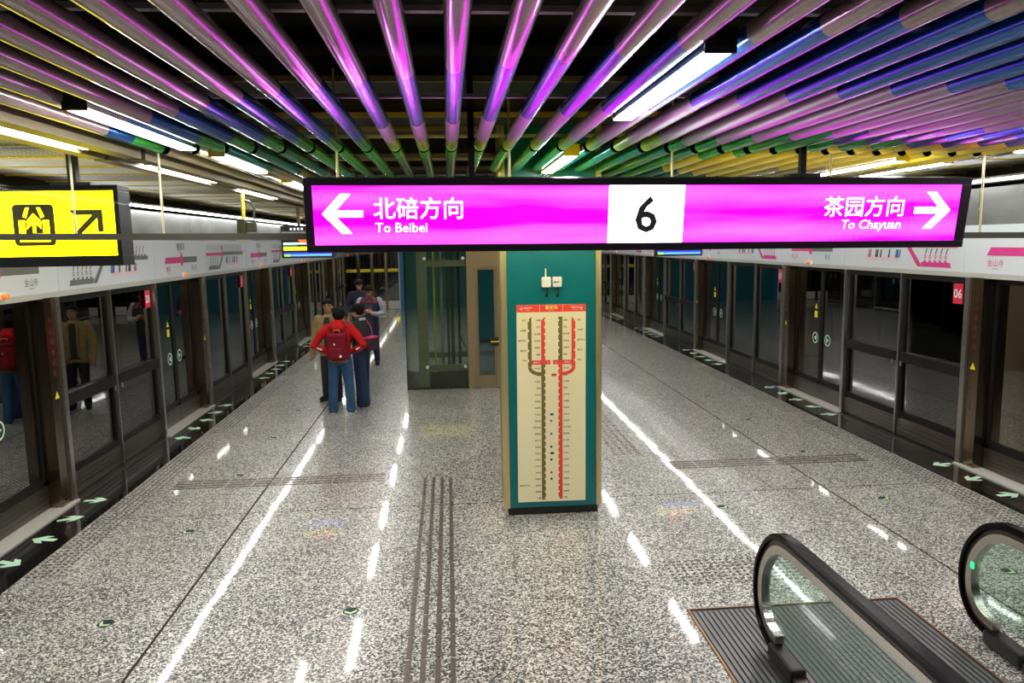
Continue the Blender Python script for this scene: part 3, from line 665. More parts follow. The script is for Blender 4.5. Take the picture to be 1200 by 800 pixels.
# ================================================================ glass smoke curtain in the gap of the tubes
sc = empty('smoke_curtain', (1.0, 5.5, 2.73), 'clear glass smoke curtain with steel rods hanging across the tube ceiling', 'glass screen')
xsr = [-3.16, -1.956, -.752, .452, 1.636, 2.83, 4.024, 5.2]
zrail = lambda x: 2.80 - (x + 2.2) * .014
for a, b in zip(xsr[:-1], xsr[1:]):
    MB().add([(x, y, z) for x in (a + .004, b - .004) for y in (5.498, 5.51) for z in (zrail(x), 3.9 if -2.0 < x < 4.1 else 3.42)], [(0, 1, 3, 2), (4, 6, 7, 5), (0, 4, 5, 1), (2, 3, 7, 6), (0, 2, 6, 4), (1, 5, 7, 3)]).build('glass_panel', CURT, sc)
    MB().add([(x, y, zrail(x) + dz) for x in (a, b) for y in (5.485, 5.52) for dz in (-.045, .0)], [(0, 1, 3, 2), (4, 6, 7, 5), (0, 4, 5, 1), (2, 3, 7, 6), (0, 2, 6, 4), (1, 5, 7, 3)]).build('bottom_rail', mat('curtain_rail', (.10, .095, .08), .3, 1.0), sc)
for x in xsr[1:-1] + [-2.537]:
    MB().tube([(x, 5.492, zrail(x)), (x, 5.492, 3.9 if -2.0 < x < 4.1 else 3.42)], .009, 8).build('rod', mat('curtain_rod', (.62, .55, .35), .35, .6), sc)

# ================================================================ column with route maps
cx0, cx1, cy0, cy1 = .487, 1.473, 7.2, 7.55
col = empty('column', (.98, 7.37, 0), 'square teal column with pale brass corners and a route map', 'column')
MB().box(.535, 1.43, 7.24, 7.51, 0, .09).build('plinth', BLACK, col)
c = MB(); c.box(cx0 + .05, cx1 - .05, cy0 + .012, cy1 - .012, .085, 4.2); c.box(cx0 + .012, cx1 - .012, cy0 + .05, cy1 - .05, .085, 4.2); c.build('cladding', TEAL, col)
for ex, ey, sx_, sy_ in ((cx0, cy0, 1, 1), (cx1, cy0, -1, 1), (cx0, cy1, 1, -1), (cx1, cy1, -1, -1)):
    r = .05; pts = [(ex + sx_ * r * (1 - math.cos(a)), ey + sy_ * r * (1 - math.sin(a))) for a in [i * math.pi / 12 for i in range(7)]]
    pts = [(ex, ey + sy_ * .062)] + pts + [(ex + sx_ * .062, ey)] + [(ex + sx_ * .062, ey + sy_ * .062)]
    k = MB(); n = len(pts); k.add([(a, b, .085) for a, b in pts] + [(a, b, 4.2) for a, b in pts], [tuple(range(n))[::-1], tuple(range(n, 2 * n))] + [(i, (i + 1) % n, n + (i + 1) % n, n + i) for i in range(n)])
    k.build('corner_trim', BRASS, col)
MAIN = ['金山寺', '礼嘉', '九曲河', '康庄', '大竹林', '光电园', '冉家坝', '大龙山', '花卉园', '红旗河沟', '黄泥塝', '红土地', '五里店', '江北城', '大剧院', '小什字', '上新街', '刘家坪', '长生桥', '邱家湾', '茶园']
UP = ['北碚', '天生', '状元碑', '龙凤溪', '向家岗', '蔡家']
BR = ['悦来', '王家庄', '国博中心', '高义口', '平场']
def route_map(F, label, full=True):
    """F: frame with its origin at the top left corner of the sheet"""
    t = empty('route_map', F.p(.335, -1.96), label, 'map')
    W, H = .672, 1.955
    MB().fbox(F, 0, W, -H, 0, .0, .008).build('sheet', CREAM, t)
    MB().rect(F, 0, W, -.07, 0, .0095).build('title_band', MRED, t)
    g = MB(); g.text(F, '曹家湾', W / 2, -.042, .04, .0105, bold=.0006); g.text(F, 'Caojiawan', W / 2, -.06, .014, .0105); g.build('title', MGOLD, t)
    g = MB(); g.text(F, '北碚方向', .105, -.036, .021, .0105); g.text(F, 'To Beibei', .105, -.052, .011, .0105); g.text(F, '茶园方向', W - .105, -.036, .021, .0105); g.text(F, 'To Chayuan', W - .105, -.052, .011, .0105)
    g.rect(F, .222, .2245, -.07, 0, .0105); g.rect(F, .447, .4495, -.07, 0, .0105)
    for a, d_ in ((.045, 1), (W - .045, -1)):
        g.poly(F, [(a - .014 * d_, -.037), (a + .004 * d_, -.02), (a + .01 * d_, -.02), (a - .004 * d_, -.035), (a + .02 * d_, -.035), (a + .02 * d_, -.039), (a - .004 * d_, -.039), (a + .01 * d_, -.054), (a + .004 * d_, -.054)][::-d_], .0105)
    g.build('title_print', WHITEP, t)
    y = lambda v: -(v - 358) * .00834
    k = MB(); k.poly(F, [(.108, y(440) + .08), (.143, y(440) + .08), (.143, y(372)), (.138, y(372)), (.108, y(376))], .0092)
    n = 8; o_ = [(.236 - .128 * math.cos(math.pi / 2 * i / n), y(436) + .0 - .085 * math.sin(math.pi / 2 * i / n) + .045) for i in range(n + 1)]
    ii = [(.236 - .093 * math.cos(math.pi / 2 * i / n), y(436) - .05 * math.sin(math.pi / 2 * i / n) + .045) for i in range(n + 1)]
    for i in range(n): k.poly(F, [o_[i], o_[i + 1], ii[i + 1], ii[i]], .0092)
    k.rect(F, .236, .276, y(590), y(425), .0093); k.rect(F, .402, .443, y(425), y(372), .0093); k.build('route_khaki', KHAKI, t)
    r = MB(); r.poly(F, [(.236, y(425)), (.276, y(425)), (.276, y(372)), (.236, y(376))], .0093); r.poly(F, [(.402, y(590) + .012), (.430, y(590)), (.443, y(590) + .012), (.443, y(425)), (.402, y(425))], .0093)
    r.poly(F, [(.532, y(440) + .08), (.57, y(440) + .08), (.57, y(377)), (.532, y(372))], .0092)
    o_ = [(W - q, w_) for q, w_ in o_]; ii = [(W - q, w_) for q, w_ in ii]
    for i in range(n): r.poly(F, [(o_[i][0] + .007, o_[i][1]), (ii[i][0] + .007, ii[i][1]), (ii[i + 1][0] + .007, ii[i + 1][1]), (o_[i + 1][0] + .007, o_[i + 1][1])], .0092)
    r.rect(F, .143, .325, y(427.5), y(422.5), .0095); r.rect(F, .352, .57, y(427.5), y(422.5), .0095); r.rect(F, .335, .385, y(441.5), y(438.5), .0093); r.build('route_red', MRED, t)
    st = MB(); nm = MB(); gp = y(440) - y(447.8)
    vs_m = [y(432.2) - i * gp for i in range(21)]; vs_u = [y(376 + i * 8) for i in range(6)]; vs_b = [y(376 + i * 11.7) for i in range(5)]
    for v in vs_m + vs_u: st.disc(F, .278, v, .014, .0098, 10); st.disc(F, .400, v, .014, .0098, 10)
    for v in vs_b: st.disc(F, .108, v, .014, .0098, 10); st.disc(F, .571, v, .014, .0098, 10)
    st.build('stop_marks', CREAM, t)
    if full:
        for lst, vv in ((MAIN, vs_m), (UP, vs_u)):
            for s_, v in zip(lst, vv): nm.text(F, s_, .228, v - .006, .019, .0096, 'RIGHT', bold=.0004); nm.text(F, s_, .452, v - .006, .019, .0096, 'LEFT', bold=.0004)
        for s_, v in zip(BR, vs_b): nm.text(F, s_, .092, v - .006, .019, .0096, 'RIGHT', bold=.0004); nm.text(F, s_, .588, v - .006, .019, .0096, 'LEFT', bold=.0004)
        nm.text(F, '■换乘车站', .02, y(573), .02, .0096, 'LEFT'); nm.build('stop_names', MINK, t)
    tr = {}
    for i, m_ in ((7, INK), (7.3, PBLUE), (8, PBLUE), (10, PBLUE), (12, INK), (13, INK), (13.3, INK), (14, INK), (16, PRED), (17, INK)):
        tr.setdefault(m_.name, (m_, MB()))[1].disc(F, .332 + (i % 1) * .05, vs_m[0] - int(i) * gp, .012, .0096, 10)
    for m_, b in tr.values(): b.build('transfer_marks', m_, t)
    g = MB()
    for v in (425,): g.text(F, '曹家湾', .19, y(v) - .007, .02, .0105); g.text(F, '曹家湾', .49, y(v) - .007, .02, .0105); g.text(F, '↑', .30, y(v) - .01, .026, .0105); g.text(F, '↓', .378, y(v) - .01, .026, .0105)
    g.build('here_print', WHITEP, t)
route_map(Fr((.640, cy0 + .0115, 2.098), (.99998, 0, -.006), (.006, 0, .99998)), 'cream route map sheet with red title on the column front')
for i, (a, zc, lab) in enumerate(((.928, 2.313, 'small white wall box with a stub aerial above the route map'), (1.033, 2.313, 'small white wall box with an arrow mark, right of the aerial box'))):
    t = empty('wall_box', (a, cy0, zc - .05), lab, 'box'); F = Fr((a, cy0 + .012, zc), (1, 0, 0), (0, 0, 1))
    b = MB(); b.prism(F, rr(0, 0, .044, .048, .012), .0, .035); b.build('case', WBOX, t, bevel=.004)
    b = MB(); b.tube([F.p(.01, -.048, .015), F.p(.012, -.10, .012), F.p(.004, -.13, .008)], .006, 8); b.tube([F.p(.004, -.13, -.004), F.p(.004, -.13, .008)], .014, 10); b.build('cable', BLACK, t)
    b = MB()
    if i == 0: b.tube([F.p(-.005, .045, .02), F.p(-.005, .13, .02)], .007, 8); b.build('aerial', WBOX, t)
    else: b.rect(F, -.03, .02, -.004, .004, .0355); b.poly(F, [(-.036, 0), (-.02, -.012), (-.02, .012)], .0355); b.build('arrow_mark', INK, t)

# ================================================================ glass elevator
ev = empty('elevator_shaft', (.5, 14.9, 0), 'glass elevator shaft with bronze door frame behind the column', 'elevator')
ex0, ex1, ey0, ey1, EH = -.81, 1.95, 13.95, 15.95, 3.28
MB().box(ex0, ex0 + .40, ey0, ey0 + .015, .0, EH).build('front_pane', ELEVGL, ev)
MB().box(ex0 + .405, .33, ey0, ey0 + .015, .43, EH).build('front_pane', ELEVGL, ev)
MB().box(ex0 + .405, .33, ey0, ey0 + .015, .0, .42).build('front_pane', ELEVGL, ev)
MB().box(ex0, ex0 + .015, ey0 + .02, ey1, .0, EH).build('side_pane', ELEVGL, ev)
MB().box(ex1 - .015, ex1, ey0 + .02, ey1, .0, EH).build('side_pane', ELEVGL, ev)
MB().box(ex0, ex1, ey1 - .015, ey1, .0, EH).build('rear_pane', ELEVGL, ev)
for x, y in ((-.58, 14.03), (-.66, 15.7), (1.75, 14.03), (1.75, 15.7)):
    MB().box(x, x + .18, y, y + .15, 0, EH).build('steel_post', GREENST, ev)
for z in (.33, 2.27):
    MB().box(-.40, .33, 14.05, 14.15, z, z + .11).build('steel_beam', GREENST, ev)
    MB().box(-.60, 1.9, 15.72, 15.82, z, z + .11).build('steel_beam', GREENST, ev)
MB().box(ex0, .33, 14.0, ey1 - .03, .0, .02).build('shaft_floor', BLACK, ev)
MB().box(ex0 + .42, .30, 14.02, 14.04, .0, .32).build('shaft_skirt', BLACK, ev)
for x, w_, m_ in ((-.30, .035, YEL), (-.17, .05, GREENST), (-.05, .05, DGREENST), (.02, .07, DGREENST), (.16, .05, BLACK)):
    MB().box(x, x + w_, 14.5, 14.55, 0, EH).build('guide_rail', m_, ev)
MB().tube([(.17, 14.48, 2.0), (.18, 14.48, 1.3), (.2, 14.45, .95), (.27, 14.42, .75), (.30, 14.4, .72)], .012, 8).build('cable', BLACK, ev)
for x in (-.43, .27):
    for z in (.42, 2.42): MB().tube([(x, 13.93, z), (x, 13.97, z)], .03, 12).build('glass_bolt', WBOX, ev)
for a, b in ((.33, .50), (.86, .93)):
    MB().box(a, b, ey0 - .06, ey0 + .1, 0, EH).build('door_post', EBRONZE, ev)
MB().box(.50, .86, ey0 - .06, ey0 + .1, 2.25, EH).build('door_lintel', EBRONZE, ev)
dr = MB(); dr.box(.50, .535, ey0, ey0 + .04, .03, 2.25); dr.box(.825, .86, ey0, ey0 + .04, .03, 2.25); dr.box(.535, .825, ey0, ey0 + .04, 2.2, 2.25); dr.box(.535, .825, ey0, ey0 + .04, .03, .24); dl = dr.build('door_leaf', EBRONZE, ev)
MB().box(.535, .825, ey0 + .015, ey0 + .025, .24, 2.2).build('pane', PANE, dl)
MB().box(.45, .95, ey0 - .06, ey0 + .05, 0, .03).build('sill', STEEL, ev)
MB().box(.93, 1.9, ey0, ey0 + .05, 0, EH).build('front_cladding', EBRONZE, ev)
ds = empty('call_panel', (.8, 13.86, .86), 'dark call panel with a yellow stripe beside the elevator door', 'panel')
MB().box(.745, .90, 13.84, 13.888, .80, .96).build('case', BLACK, ds, bevel=.008); MB().box(.745, .90, 13.836, 13.84, .87, .89).build('stripe', YEL, ds)

# ================================================================ escalator
pl = empty('landing_plate', (2.48, 4, 0), 'ribbed dark metal escalator landing plate set in the floor', 'metal plate')
MB().box(1.685, 3.28, 2.2, 5.12, 0, .004).build('plate_base', PLATED, pl)
rib = MB().box(0, .027, 0, 2.86, 0, .008).mesh('rib', PLATE)
for i in range(40): link('rib', rib, pl, (1.70 + i * .0392, 2.23, .004))
fr = MB(); fr.box(1.675, 1.69, 2.2, 5.135, 0, .012); fr.box(3.275, 3.29, 2.2, 5.135, 0, .012); fr.box(1.675, 3.29, 5.12, 5.135, 0, .012); fr.build('plate_frame', mat('plate_copper', (.3, .17, .1), .35, .9), pl)
def balustrade(x, dy, label):
    t = empty('escalator_balustrade', (x, 4.2 + dy, 0), label, 'escalator rail')
    core = [(1.0, 1.52), (1.6, 1.15), (2.0, .92), (2.4, .855), (3.0, .852), (3.6, .850), (4.0, .850), (4.22, .848), (4.38, .83), (4.51, .77), (4.61, .67), (4.68, .55), (4.705, .42), (4.695, .30), (4.65, .20), (4.57, .125), (4.47, .09), (4.38, .08)]
    pts = []
    for i in range(len(core) - 1):        # Catmull-Rom through the side view of the rail
        p0, p1, p2, p3 = (Vector((0, *core[max(0, min(len(core) - 1, i + j))])) for j in (-1, 0, 1, 2))
        for k in range(4):
            u = k / 4; pts.append(.5 * ((2 * p1) + (p2 - p0) * u + (2 * p0 - 5 * p1 + 4 * p2 - p3) * u * u + (3 * p1 - p0 - 3 * p2 + p3) * u ** 3))
    pts.append(Vector((0, *core[-1])))
    def path(off):
        out = []
        for i, q in enumerate(pts):
            tt = (pts[min(i + 1, len(pts) - 1)] - pts[max(0, i - 1)]).normalized(); nn = Vector((0, -tt.z, tt.y))     # outward normal
            if nn.z < 0 and tt.y > 0: nn = -nn
            out.append((Vector((x, dy, 0)) + q + nn * off, Vector((1, 0, 0)), nn))
        return out
    hp = [(-.042, -.012), (-.042, .012), (-.03, .027), (.03, .027), (.042, .012), (.042, -.012), (.03, -.016), (-.03, -.016)]
    MB().sweep(path(0), hp).build('handrail', RUBBER, t)
    MB().sweep(path(-.03), [(-.022, -.016), (-.022, .016), (.022, .016), (.022, -.016)]).build('handrail_guide', mat('guide_dark', (.05, .045, .04), .3, .6), t)
    MB().sweep(path(-.072), [(-.03, -.028), (-.03, .026), (.03, .026), (.03, -.028)]).build('steel_profile', mat('profile_steel', (.5, .47, .43), .25, 1.0), t)
    inner = [q[0] for q in path(-.10)]; n = len(inner)
    inner = [q for q in inner if q.z > .065 and q.y > 1.1 + dy]; n = len(inner)
    g = MB(); vs = [(x - .006, q.y, q.z) for q in inner] + [(x + .006, q.y, q.z) for q in inner]
    y_last = inner[-1].y; base = [(x - .006, 1.0 + dy, .06), (x + .006, 1.0 + dy, .06)]
    vs += base; g.add(vs, [tuple(range(n)) + (2 * n,), tuple(range(2 * n - 1, n - 1, -1)) + ()] if False else [tuple(range(n)) + (2 * n,), tuple(range(n, 2 * n)) + (2 * n + 1,)])
    g.build('glass_panel', ESCGL, t)
    MB().box(x - .035, x + .035, 1.0 + dy, 4.36 + dy, .014, .06).build('skirt', KICK, t)
    MB().box(x - .055, x + .055, 4.1 + dy, 4.44 + dy, .014, .11).build('handrail_inlet', BLACK, t, bevel=.02)
    return t
b1_ = balustrade(2.043, .02, 'glass escalator balustrade with black handrail standing on the landing plate')
b2_ = balustrade(3.512, .02, 'glass escalator balustrade with black handrail at the right picture edge')
MB().box(3.474, 3.482, 4.60, 4.625, .46, .50).build('green_lamp', mat('green_indicator', (.0, .8, .15), .4, emit=2.5, ecol=(0, 1, .2)), b2_)

# ================================================================ screens and hanging devices
def lcd(x0, x1, z0, z1, y, label):
    t = empty('display_screen', ((x0 + x1) / 2, y, z0), label, 'screen')
    MB().box(x0, x1, y, y + .12, z0, z1).build('case', mat('lcd_case', (.01, .01, .012), .35), t, bevel=.008)
    F = Fr((x0, y, z0), (1, 0, 0), (0, 0, 1)); W, H = x1 - x0, z1 - z0
    def st(nm, a0, a1, b0, b1, col, e): MB().rect(F, a0 * W, a1 * W, b0 * H, b1 * H, .002).build(nm, mat('lcd_' + nm, col, .4, emit=e), t)
    st('screen_blue', .04, .96, .12, .17, (.02, .04, .9), 1.6); st('screen_cyan', .18, .96, .06, .12, (.1, .35, .95), 1.4); st('screen_lime', .05, .17, .06, .12, (.3, .9, .05), 1.5)
    st('screen_yellow', .04, .96, .24, .35, (1, .8, .02), 1.5); st('screen_white', .04, .96, .42, .48, (.75, .85, .95), 1.2); st('screen_green', .04, .3, .36, .41, (.02, .2, .12), 1)
    g = MB(); g.disc(F, .42 * W, .55 * H, .085 * W, .002, 16, .09 * H); g.disc(F, .62 * W, .52 * H, .06 * W, .002, 12, .12 * H); g.build('screen_fruit', mat('lcd_fruit', (.95, .12, .02), .4, emit=1.4), t)
    g = MB(); g.box(x0 + .02, x1 - .02, y - .004, y, z0 + .74 * H, z0 + .82 * H); g.build('case_band', mat('lcd_band', (.5, .47, .4), .4), t)
    g = MB(); [g.rect(F, (.18 + i * .07) * W, (.22 + i * .07) * W, .86 * H, .93 * H, .003) for i in range(4)]; g.build('screen_clock', mat('lcd_text', (.7, .75, 1), .4, emit=1.2), t)
    MB().box((x0 + x1) / 2 - .17, (x0 + x1) / 2 - .12, y + .04, y + .09, z1, 4.2 if x0 > -2.2 else 3.44).build('hanging_rod', OLIVE, t)
lcd(-2.97, -2.05, 2.47, 3.05, 14.0, 'hanging display screen with bright colours, left of the magenta sign')
lcd(3.87, 4.77, 2.385, 2.95, 14.0, 'hanging display screen with a blue lower edge, right of the column')
dv = empty('camera_unit', (-2.33, 9.0, 2.76), 'dark surveillance camera on a yellow pole over the left platform edge', 'camera')
MB().tube([(-2.31, 9.0, 2.98), (-2.31, 9.0, 3.44)], .022, 10).build('pole', YBEAM, dv)
b = MB(); b.box(-2.385, -2.285, 8.96, 9.06, 2.79, 3.0); b.box(-2.29, -2.17, 8.97, 9.03, 2.86, 2.97); b.build('body', BLACK, dv, bevel=.012)
MB().box(-2.40, -2.27, 8.94, 9.08, 2.765, 2.80).build('base_ring', YBEAM, dv, bevel=.008)
MB().tube([(-2.20, 9.0, 2.95), (-2.19, 9.0, 3.12), (-2.23, 9.0, 3.2), (-2.30, 9.0, 3.22)], .012, 8).build('cable', BLACK, dv)
# ================================================================ PEOPLE
SKIN = mat('skin', (.36, .175, .11), .55, spec=.3); HAIR = mat('hair_black', (.004, .0035, .0035), .7, spec=.15)
def person(loc, yaw, label, mats, trunk, legs, arms, head, extra=None, foot=.0, override=None, shoe=None, scale=1.0):
    """one remeshed body; mats: list of materials; trunk: (z, y, rx, ry, mat); legs/arms: list of ((points), (radii), mat) ; head: dict"""
    root = empty('person', loc, label, 'person'); root.rotation_euler.z = yaw; root.scale = (scale,) * 3
    mb = MB(); segs = []
    n = 20; vs = []
    for z, y, rx, ry, mi in trunk:
        for j in range(n):
            a = 2 * math.pi * j / n; vs.append((rx * math.copysign(abs(math.cos(a)) ** .8, math.cos(a)), y + ry * math.copysign(abs(math.sin(a)) ** .85, math.sin(a)), z))
    m_ = len(trunk)
    mb.add(vs, [(i * n + j, i * n + (j + 1) % n, (i + 1) * n + (j + 1) % n, (i + 1) * n + j) for i in range(m_ - 1) for j in range(n)] + [tuple(range(n))[::-1], tuple(range((m_ - 1) * n, m_ * n))])
    for a, b in zip(trunk[:-1], trunk[1:]):
        w_ = (a[2] + b[2]) / 2 * .55
        for ox in (-w_, 0, w_): segs.append((Vector((ox, a[1], a[0])), Vector((ox, b[1], b[0])), a[3], b[3], a[4]))
    def limb(pts, rads, mis):
        pts = [Vector(p_) for p_ in pts]
        mb.tube(pts, rads, 12)
        for p_, r_ in zip(pts, rads): mb.ell(p_, (r_, r_, r_), 12, 6)
        for i in range(len(pts) - 1): segs.append((pts[i], pts[i + 1], rads[i], rads[i + 1], mis[i] if hasattr(mis, '__len__') else mis))
    for L in legs + arms: limb(*L)
    # head: skull, jaw, nose, ears on a neck
    hc = Vector(head['c']); Rz = Matrix.Rotation(head.get('turn', 0), 3, 'Z') @ Matrix.Rotation(-head.get('nod', 0), 3, 'X')
    def H(x, y, z): return hc + Rz @ Vector((x, y, z))
    mb.ell(H(0, -.01, .035), (.074, .092, .085), 16, 10, M=Rz); mb.ell(H(0, .018, -.035), (.060, .070, .082), 16, 10, M=Rz)
    mb.tube([H(0, .075, .02), H(0, .108, -.022)], [.010, .017], 8); mb.ell(H(0, .104, -.024), (.017, .016, .013), 8, 6)
    for sx_ in (-1, 1): mb.ell(H(sx_ * .078, -.005, -.005), (.012, .02, .032), 8, 6, M=Rz)
    nb = Vector(head['neck']); limb([nb, nb.lerp(hc, .6)], [.056, .05], 0)
    segs.append((H(0, 0, -.04), H(0, 0, .05), .085, .085, 0))
    # hands: palm, four fingers and a thumb, curled as given
    for (wr, dirv, side, curl) in head.get('hands', []):
        wr = Vector(wr); d = Vector(dirv).normalized(); s1 = Vector(side).normalized(); s1 = (s1 - d * s1.dot(d)).normalized(); nn = d.cross(s1)
        pc = wr + d * .045; limb([wr, wr + d * .085], [.03, .036], 0)
        for k, ln in enumerate((.062, .072, .068, .052)):
            a0 = wr + d * .085 + s1 * (.03 - k * .02); a1 = a0 + (d * math.cos(curl) + nn * math.sin(curl)) * ln * .55; a2 = a1 + (d * math.cos(curl * 2.2) + nn * math.sin(curl * 2.2)) * ln * .5
            limb([a0, a1, a2], [.0105, .010, .009], 0)
        t0 = wr + d * .03 + s1 * .03; limb([t0, t0 + (d * .6 + s1 * .7 + nn * .3).normalized() * .04, t0 + (d * .95 + s1 * .45 + nn * .5).normalized() * .07], [.014, .012, .010], 0)
    tmp = mb.mesh('body', None); o = bpy.data.objects.new('body', tmp); COL.objects.link(o)
    rm = o.modifiers.new('remesh', 'REMESH'); rm.mode = 'VOXEL'; rm.voxel_size = .0095; rm.use_smooth_shade = True
    sm = o.modifiers.new('smooth', 'SMOOTH'); sm.factor = .5; sm.iterations = 2
    bpy.context.view_layer.update()
    me = bpy.data.meshes.new_from_object(o.evaluated_get(bpy.context.evaluated_depsgraph_get())); me.name = 'body'
    bpy.data.objects.remove(o); bpy.data.meshes.remove(tmp)
    me.materials.clear()
    for q in mats: me.materials.append(q)
    import numpy as np
    C = np.empty(len(me.polygons) * 3); me.polygons.foreach_get('center', C); C = C.reshape(-1, 3)
    best = np.full(len(C), 1e9); idx = np.zeros(len(C), int)
    for a, b, ra, rb, mi in segs:
        a_, d_ = np.array(a), np.array(b - a); L2 = max(1e-9, d_ @ d_); t = np.clip(((C - a_) @ d_) / L2, 0, 1)
        dist = np.linalg.norm(C - (a_ + t[:, None] * d_), axis=1) - (ra + (rb - ra) * t)
        k = dist < best; best[k] = dist[k]; idx[k] = mi
    if override: idx = override(C, idx, np)
    me.polygons.foreach_set('material_index', idx.astype(np.int32)); me.polygons.foreach_set('use_smooth', np.ones(len(C), bool)); me.update()
    o = bpy.data.objects.new('body', me); COL.objects.link(o); o.parent = root
    def part(nm, b, m_, bev=0, sub=None):
        q = bpy.data.objects.new(nm, b.mesh(nm, m_)); COL.objects.link(q); q.parent = sub or root
        if bev:
            bv = q.modifiers.new('bevel', 'BEVEL'); bv.width = bev; bv.segments = 3
        return q
    # face
    for sx_ in (-1, 1):
        e = MB(); e.ell(H(sx_ * .031, .080, .012), (.013, .008, .0065), 10, 6, M=Rz); part('eye', e, HAIR)
        e = MB(); e.tube([H(sx_ * .014, .086, .030), H(sx_ * .034, .086, .035), H(sx_ * .052, .073, .030)], [.004, .005, .003], 6); part('eyebrow', e, HAIR)
    e = MB(); e.ell(H(0, .083, -.062), (.024, .008, .007), 10, 6, M=Rz); part('mouth', e, mat('lips', (.36, .12, .10), .5))
    # hair: shell over the skull with a fringe
    hr = MB(); vs = []; n1, n2 = 22, 10; hs = head.get('hair', 1.0)
    for i in range(n2 + 1):
        for j in range(n1):
            lo = 2 * math.pi * j / n1; fr_ = max(0, math.sin(lo))        # fr_: towards the face
            bk = max(0, -math.sin(lo)); low = -.35 - head.get('back', .45) * bk ** .7 + .58 * fr_ ** .5 - head.get('sides', .0) * (1 - abs(math.sin(lo)))
            la = math.asin(max(-.95, min(.9, low))) + (math.pi / 2 - math.asin(max(-.95, min(.9, low)))) * i / n2
            rr_ = 1 + .03 * math.sin(5 * lo + i) ; c_ = math.cos(la)
            vs.append(H((.086 * hs) * c_ * math.cos(lo) * rr_, -.012 + (.102 * hs) * c_ * math.sin(lo) * rr_, .036 + (.102 * hs) * math.sin(la)))
    hr.add(vs, [(i * n1 + j, i * n1 + (j + 1) % n1, (i + 1) * n1 + (j + 1) % n1, (i + 1) * n1 + j) for i in range(n2) for j in range(n1)], True)
    h_o = part('hair', hr, HAIR); sd = h_o.modifiers.new('solid', 'SOLIDIFY'); sd.thickness = .014; sd.offset = -1
    for (fx, fy, fa) in head.get('feet', []):
        b = MB(); Mz = Matrix.Rotation(fa, 3, 'Z'); prof = []
        b.ell(Vector((fx, fy, .052)) + Mz @ Vector((0, .055, 0)), (.048, .135, .05), 14, 8, -.62, 1, M=Mz); sh = part('shoe', b, shoe[0])
        b = MB(); b.ell(Vector((fx, fy, .014)) + Mz @ Vector((0, .055, 0)), (.051, .138, .022), 14, 4, -.6, .6, M=Mz); part('sole', b, shoe[1], sub=sh)
    if extra: extra(root, part, H)
    return root
def legs_std(hip, kn, an, r=(.098, .072, .055), mi=2, sp=None):
    out = []
    for s_ in (-1, 1):
        h_, k_, a_ = (Vector((s_ * q[0], q[1], q[2])) for q in (hip, kn, an))
        if sp: a_ = Vector((s_ * an[0] + sp[0] * s_, an[1] + sp[1] * s_, an[2])); k_ = Vector((s_ * kn[0] + sp[0] * s_ * .5, kn[1] + sp[1] * s_ * .5, kn[2]))
        out.append(([h_, h_.lerp(k_, .5), k_, k_.lerp(a_, .35), a_], [r[0], (r[0] + r[1]) / 2, r[1], (r[1] * 1.0), r[2]], mi))
    return out
RED = mat('hoodie_red', (.42, .006, .008), .8, spec=.2); JEAN = mat('jeans_blue', (.018, .065, .15), .8, noise=(9, .3, (1, 1, .5))); PACK = mat('backpack_crimson', (.16, .004, .014), .7, spec=.2)
BROWN = mat('hem_brown', (.30, .13, .03), .7); WSHOE = mat('shoe_cream', (.75, .68, .55), .6); KHJ = mat('jacket_khaki', (.24, .175, .06), .8, noise=(14, .2, (1, 1, 1))); BLKC = mat('cloth_black', (.012, .012, .014), .75)
NAVYJ = mat('jeans_navy', (.006, .018, .06), .8, noise=(9, .3, (1, 1, .4))); NAVY = mat('jacket_navy', (.007, .010, .035), .8); MAROON = mat('yoke_maroon', (.12, .015, .03), .7); GRSL = mat('sleeve_grey', (.28, .29, .31), .8); CHAR = mat('shirt_charcoal', (.035, .035, .04), .75)
def straps(part, m_, yb, pts):
    for s_ in (-1, 1):
        b = MB(); b.tube([(s_ * x, y, z) for x, y, z in pts], .014, 8); part('strap', b, m_)
# 1 ---- red hoodie with backpack, seen from behind, hands on hips
def x1(root, part, H):
    b = MB(); b.ell((0, -.03, 1.455), (.125, .115, .07), 18, 8); part('hood', b, RED)
    b = MB(); b.ell((0, -.12, 1.40), (.11, .07, .085), 16, 8); part('hood_fold', b, RED)
    b = MB(); b.box(-.155, .155, -.30, -.12, .90, 1.30); bp_ = part('backpack', b, PACK, .055)
    b = MB(); b.box(-.115, .115, -.335, -.29, .93, 1.10); part('front_pocket', b, PACK, .025, bp_)
    b = MB(); b.box(-.14, .14, -.315, -.15, 1.25, 1.325); part('flap', b, PACK, .03, bp_)
    b = MB(); b.ell((.075, -.338, .975), (.022, .004, .022), 12, 6); part('badge', b, mat('badge_beige', (.7, .6, .42), .6), 0, bp_)
    b = MB(); b.ell((-.02, -.322, 1.16), (.012, .006, .016), 10, 6); part('zip_pull', b, mat('badge_beige', (.7, .6, .42), .6), 0, bp_)
    b = MB(); b.tube([(-.05, -.2, 1.33), (-.04, -.2, 1.37), (.04, -.2, 1.37), (.05, -.2, 1.33)], .012, 8); part('grab_handle', b, BROWN, 0, bp_)
    for s_ in (-1, 1):
        b = MB(); b.tube([(s_ * .11, -.15, 1.28), (s_ * .13, -.10, 1.41), (s_ * .13, .05, 1.43), (s_ * .13, .135, 1.30), (s_ * .14, .12, 1.05), (s_ * .16, -.05, .95), (s_ * .15, -.14, .94)], .016, 8); part('strap', b, PACK, 0, bp_)
        b = MB(); b.tube([(s_ * .36, -.105, 1.10), (s_ * .27, -.06, 1.045)], .012, 6); part('sleeve_stripe', b, WHITEP)
    b = MB(); b.ell((0, -.02, .865), (.175, .135, .045), 20, 6); part('jacket_hem', b, BROWN)
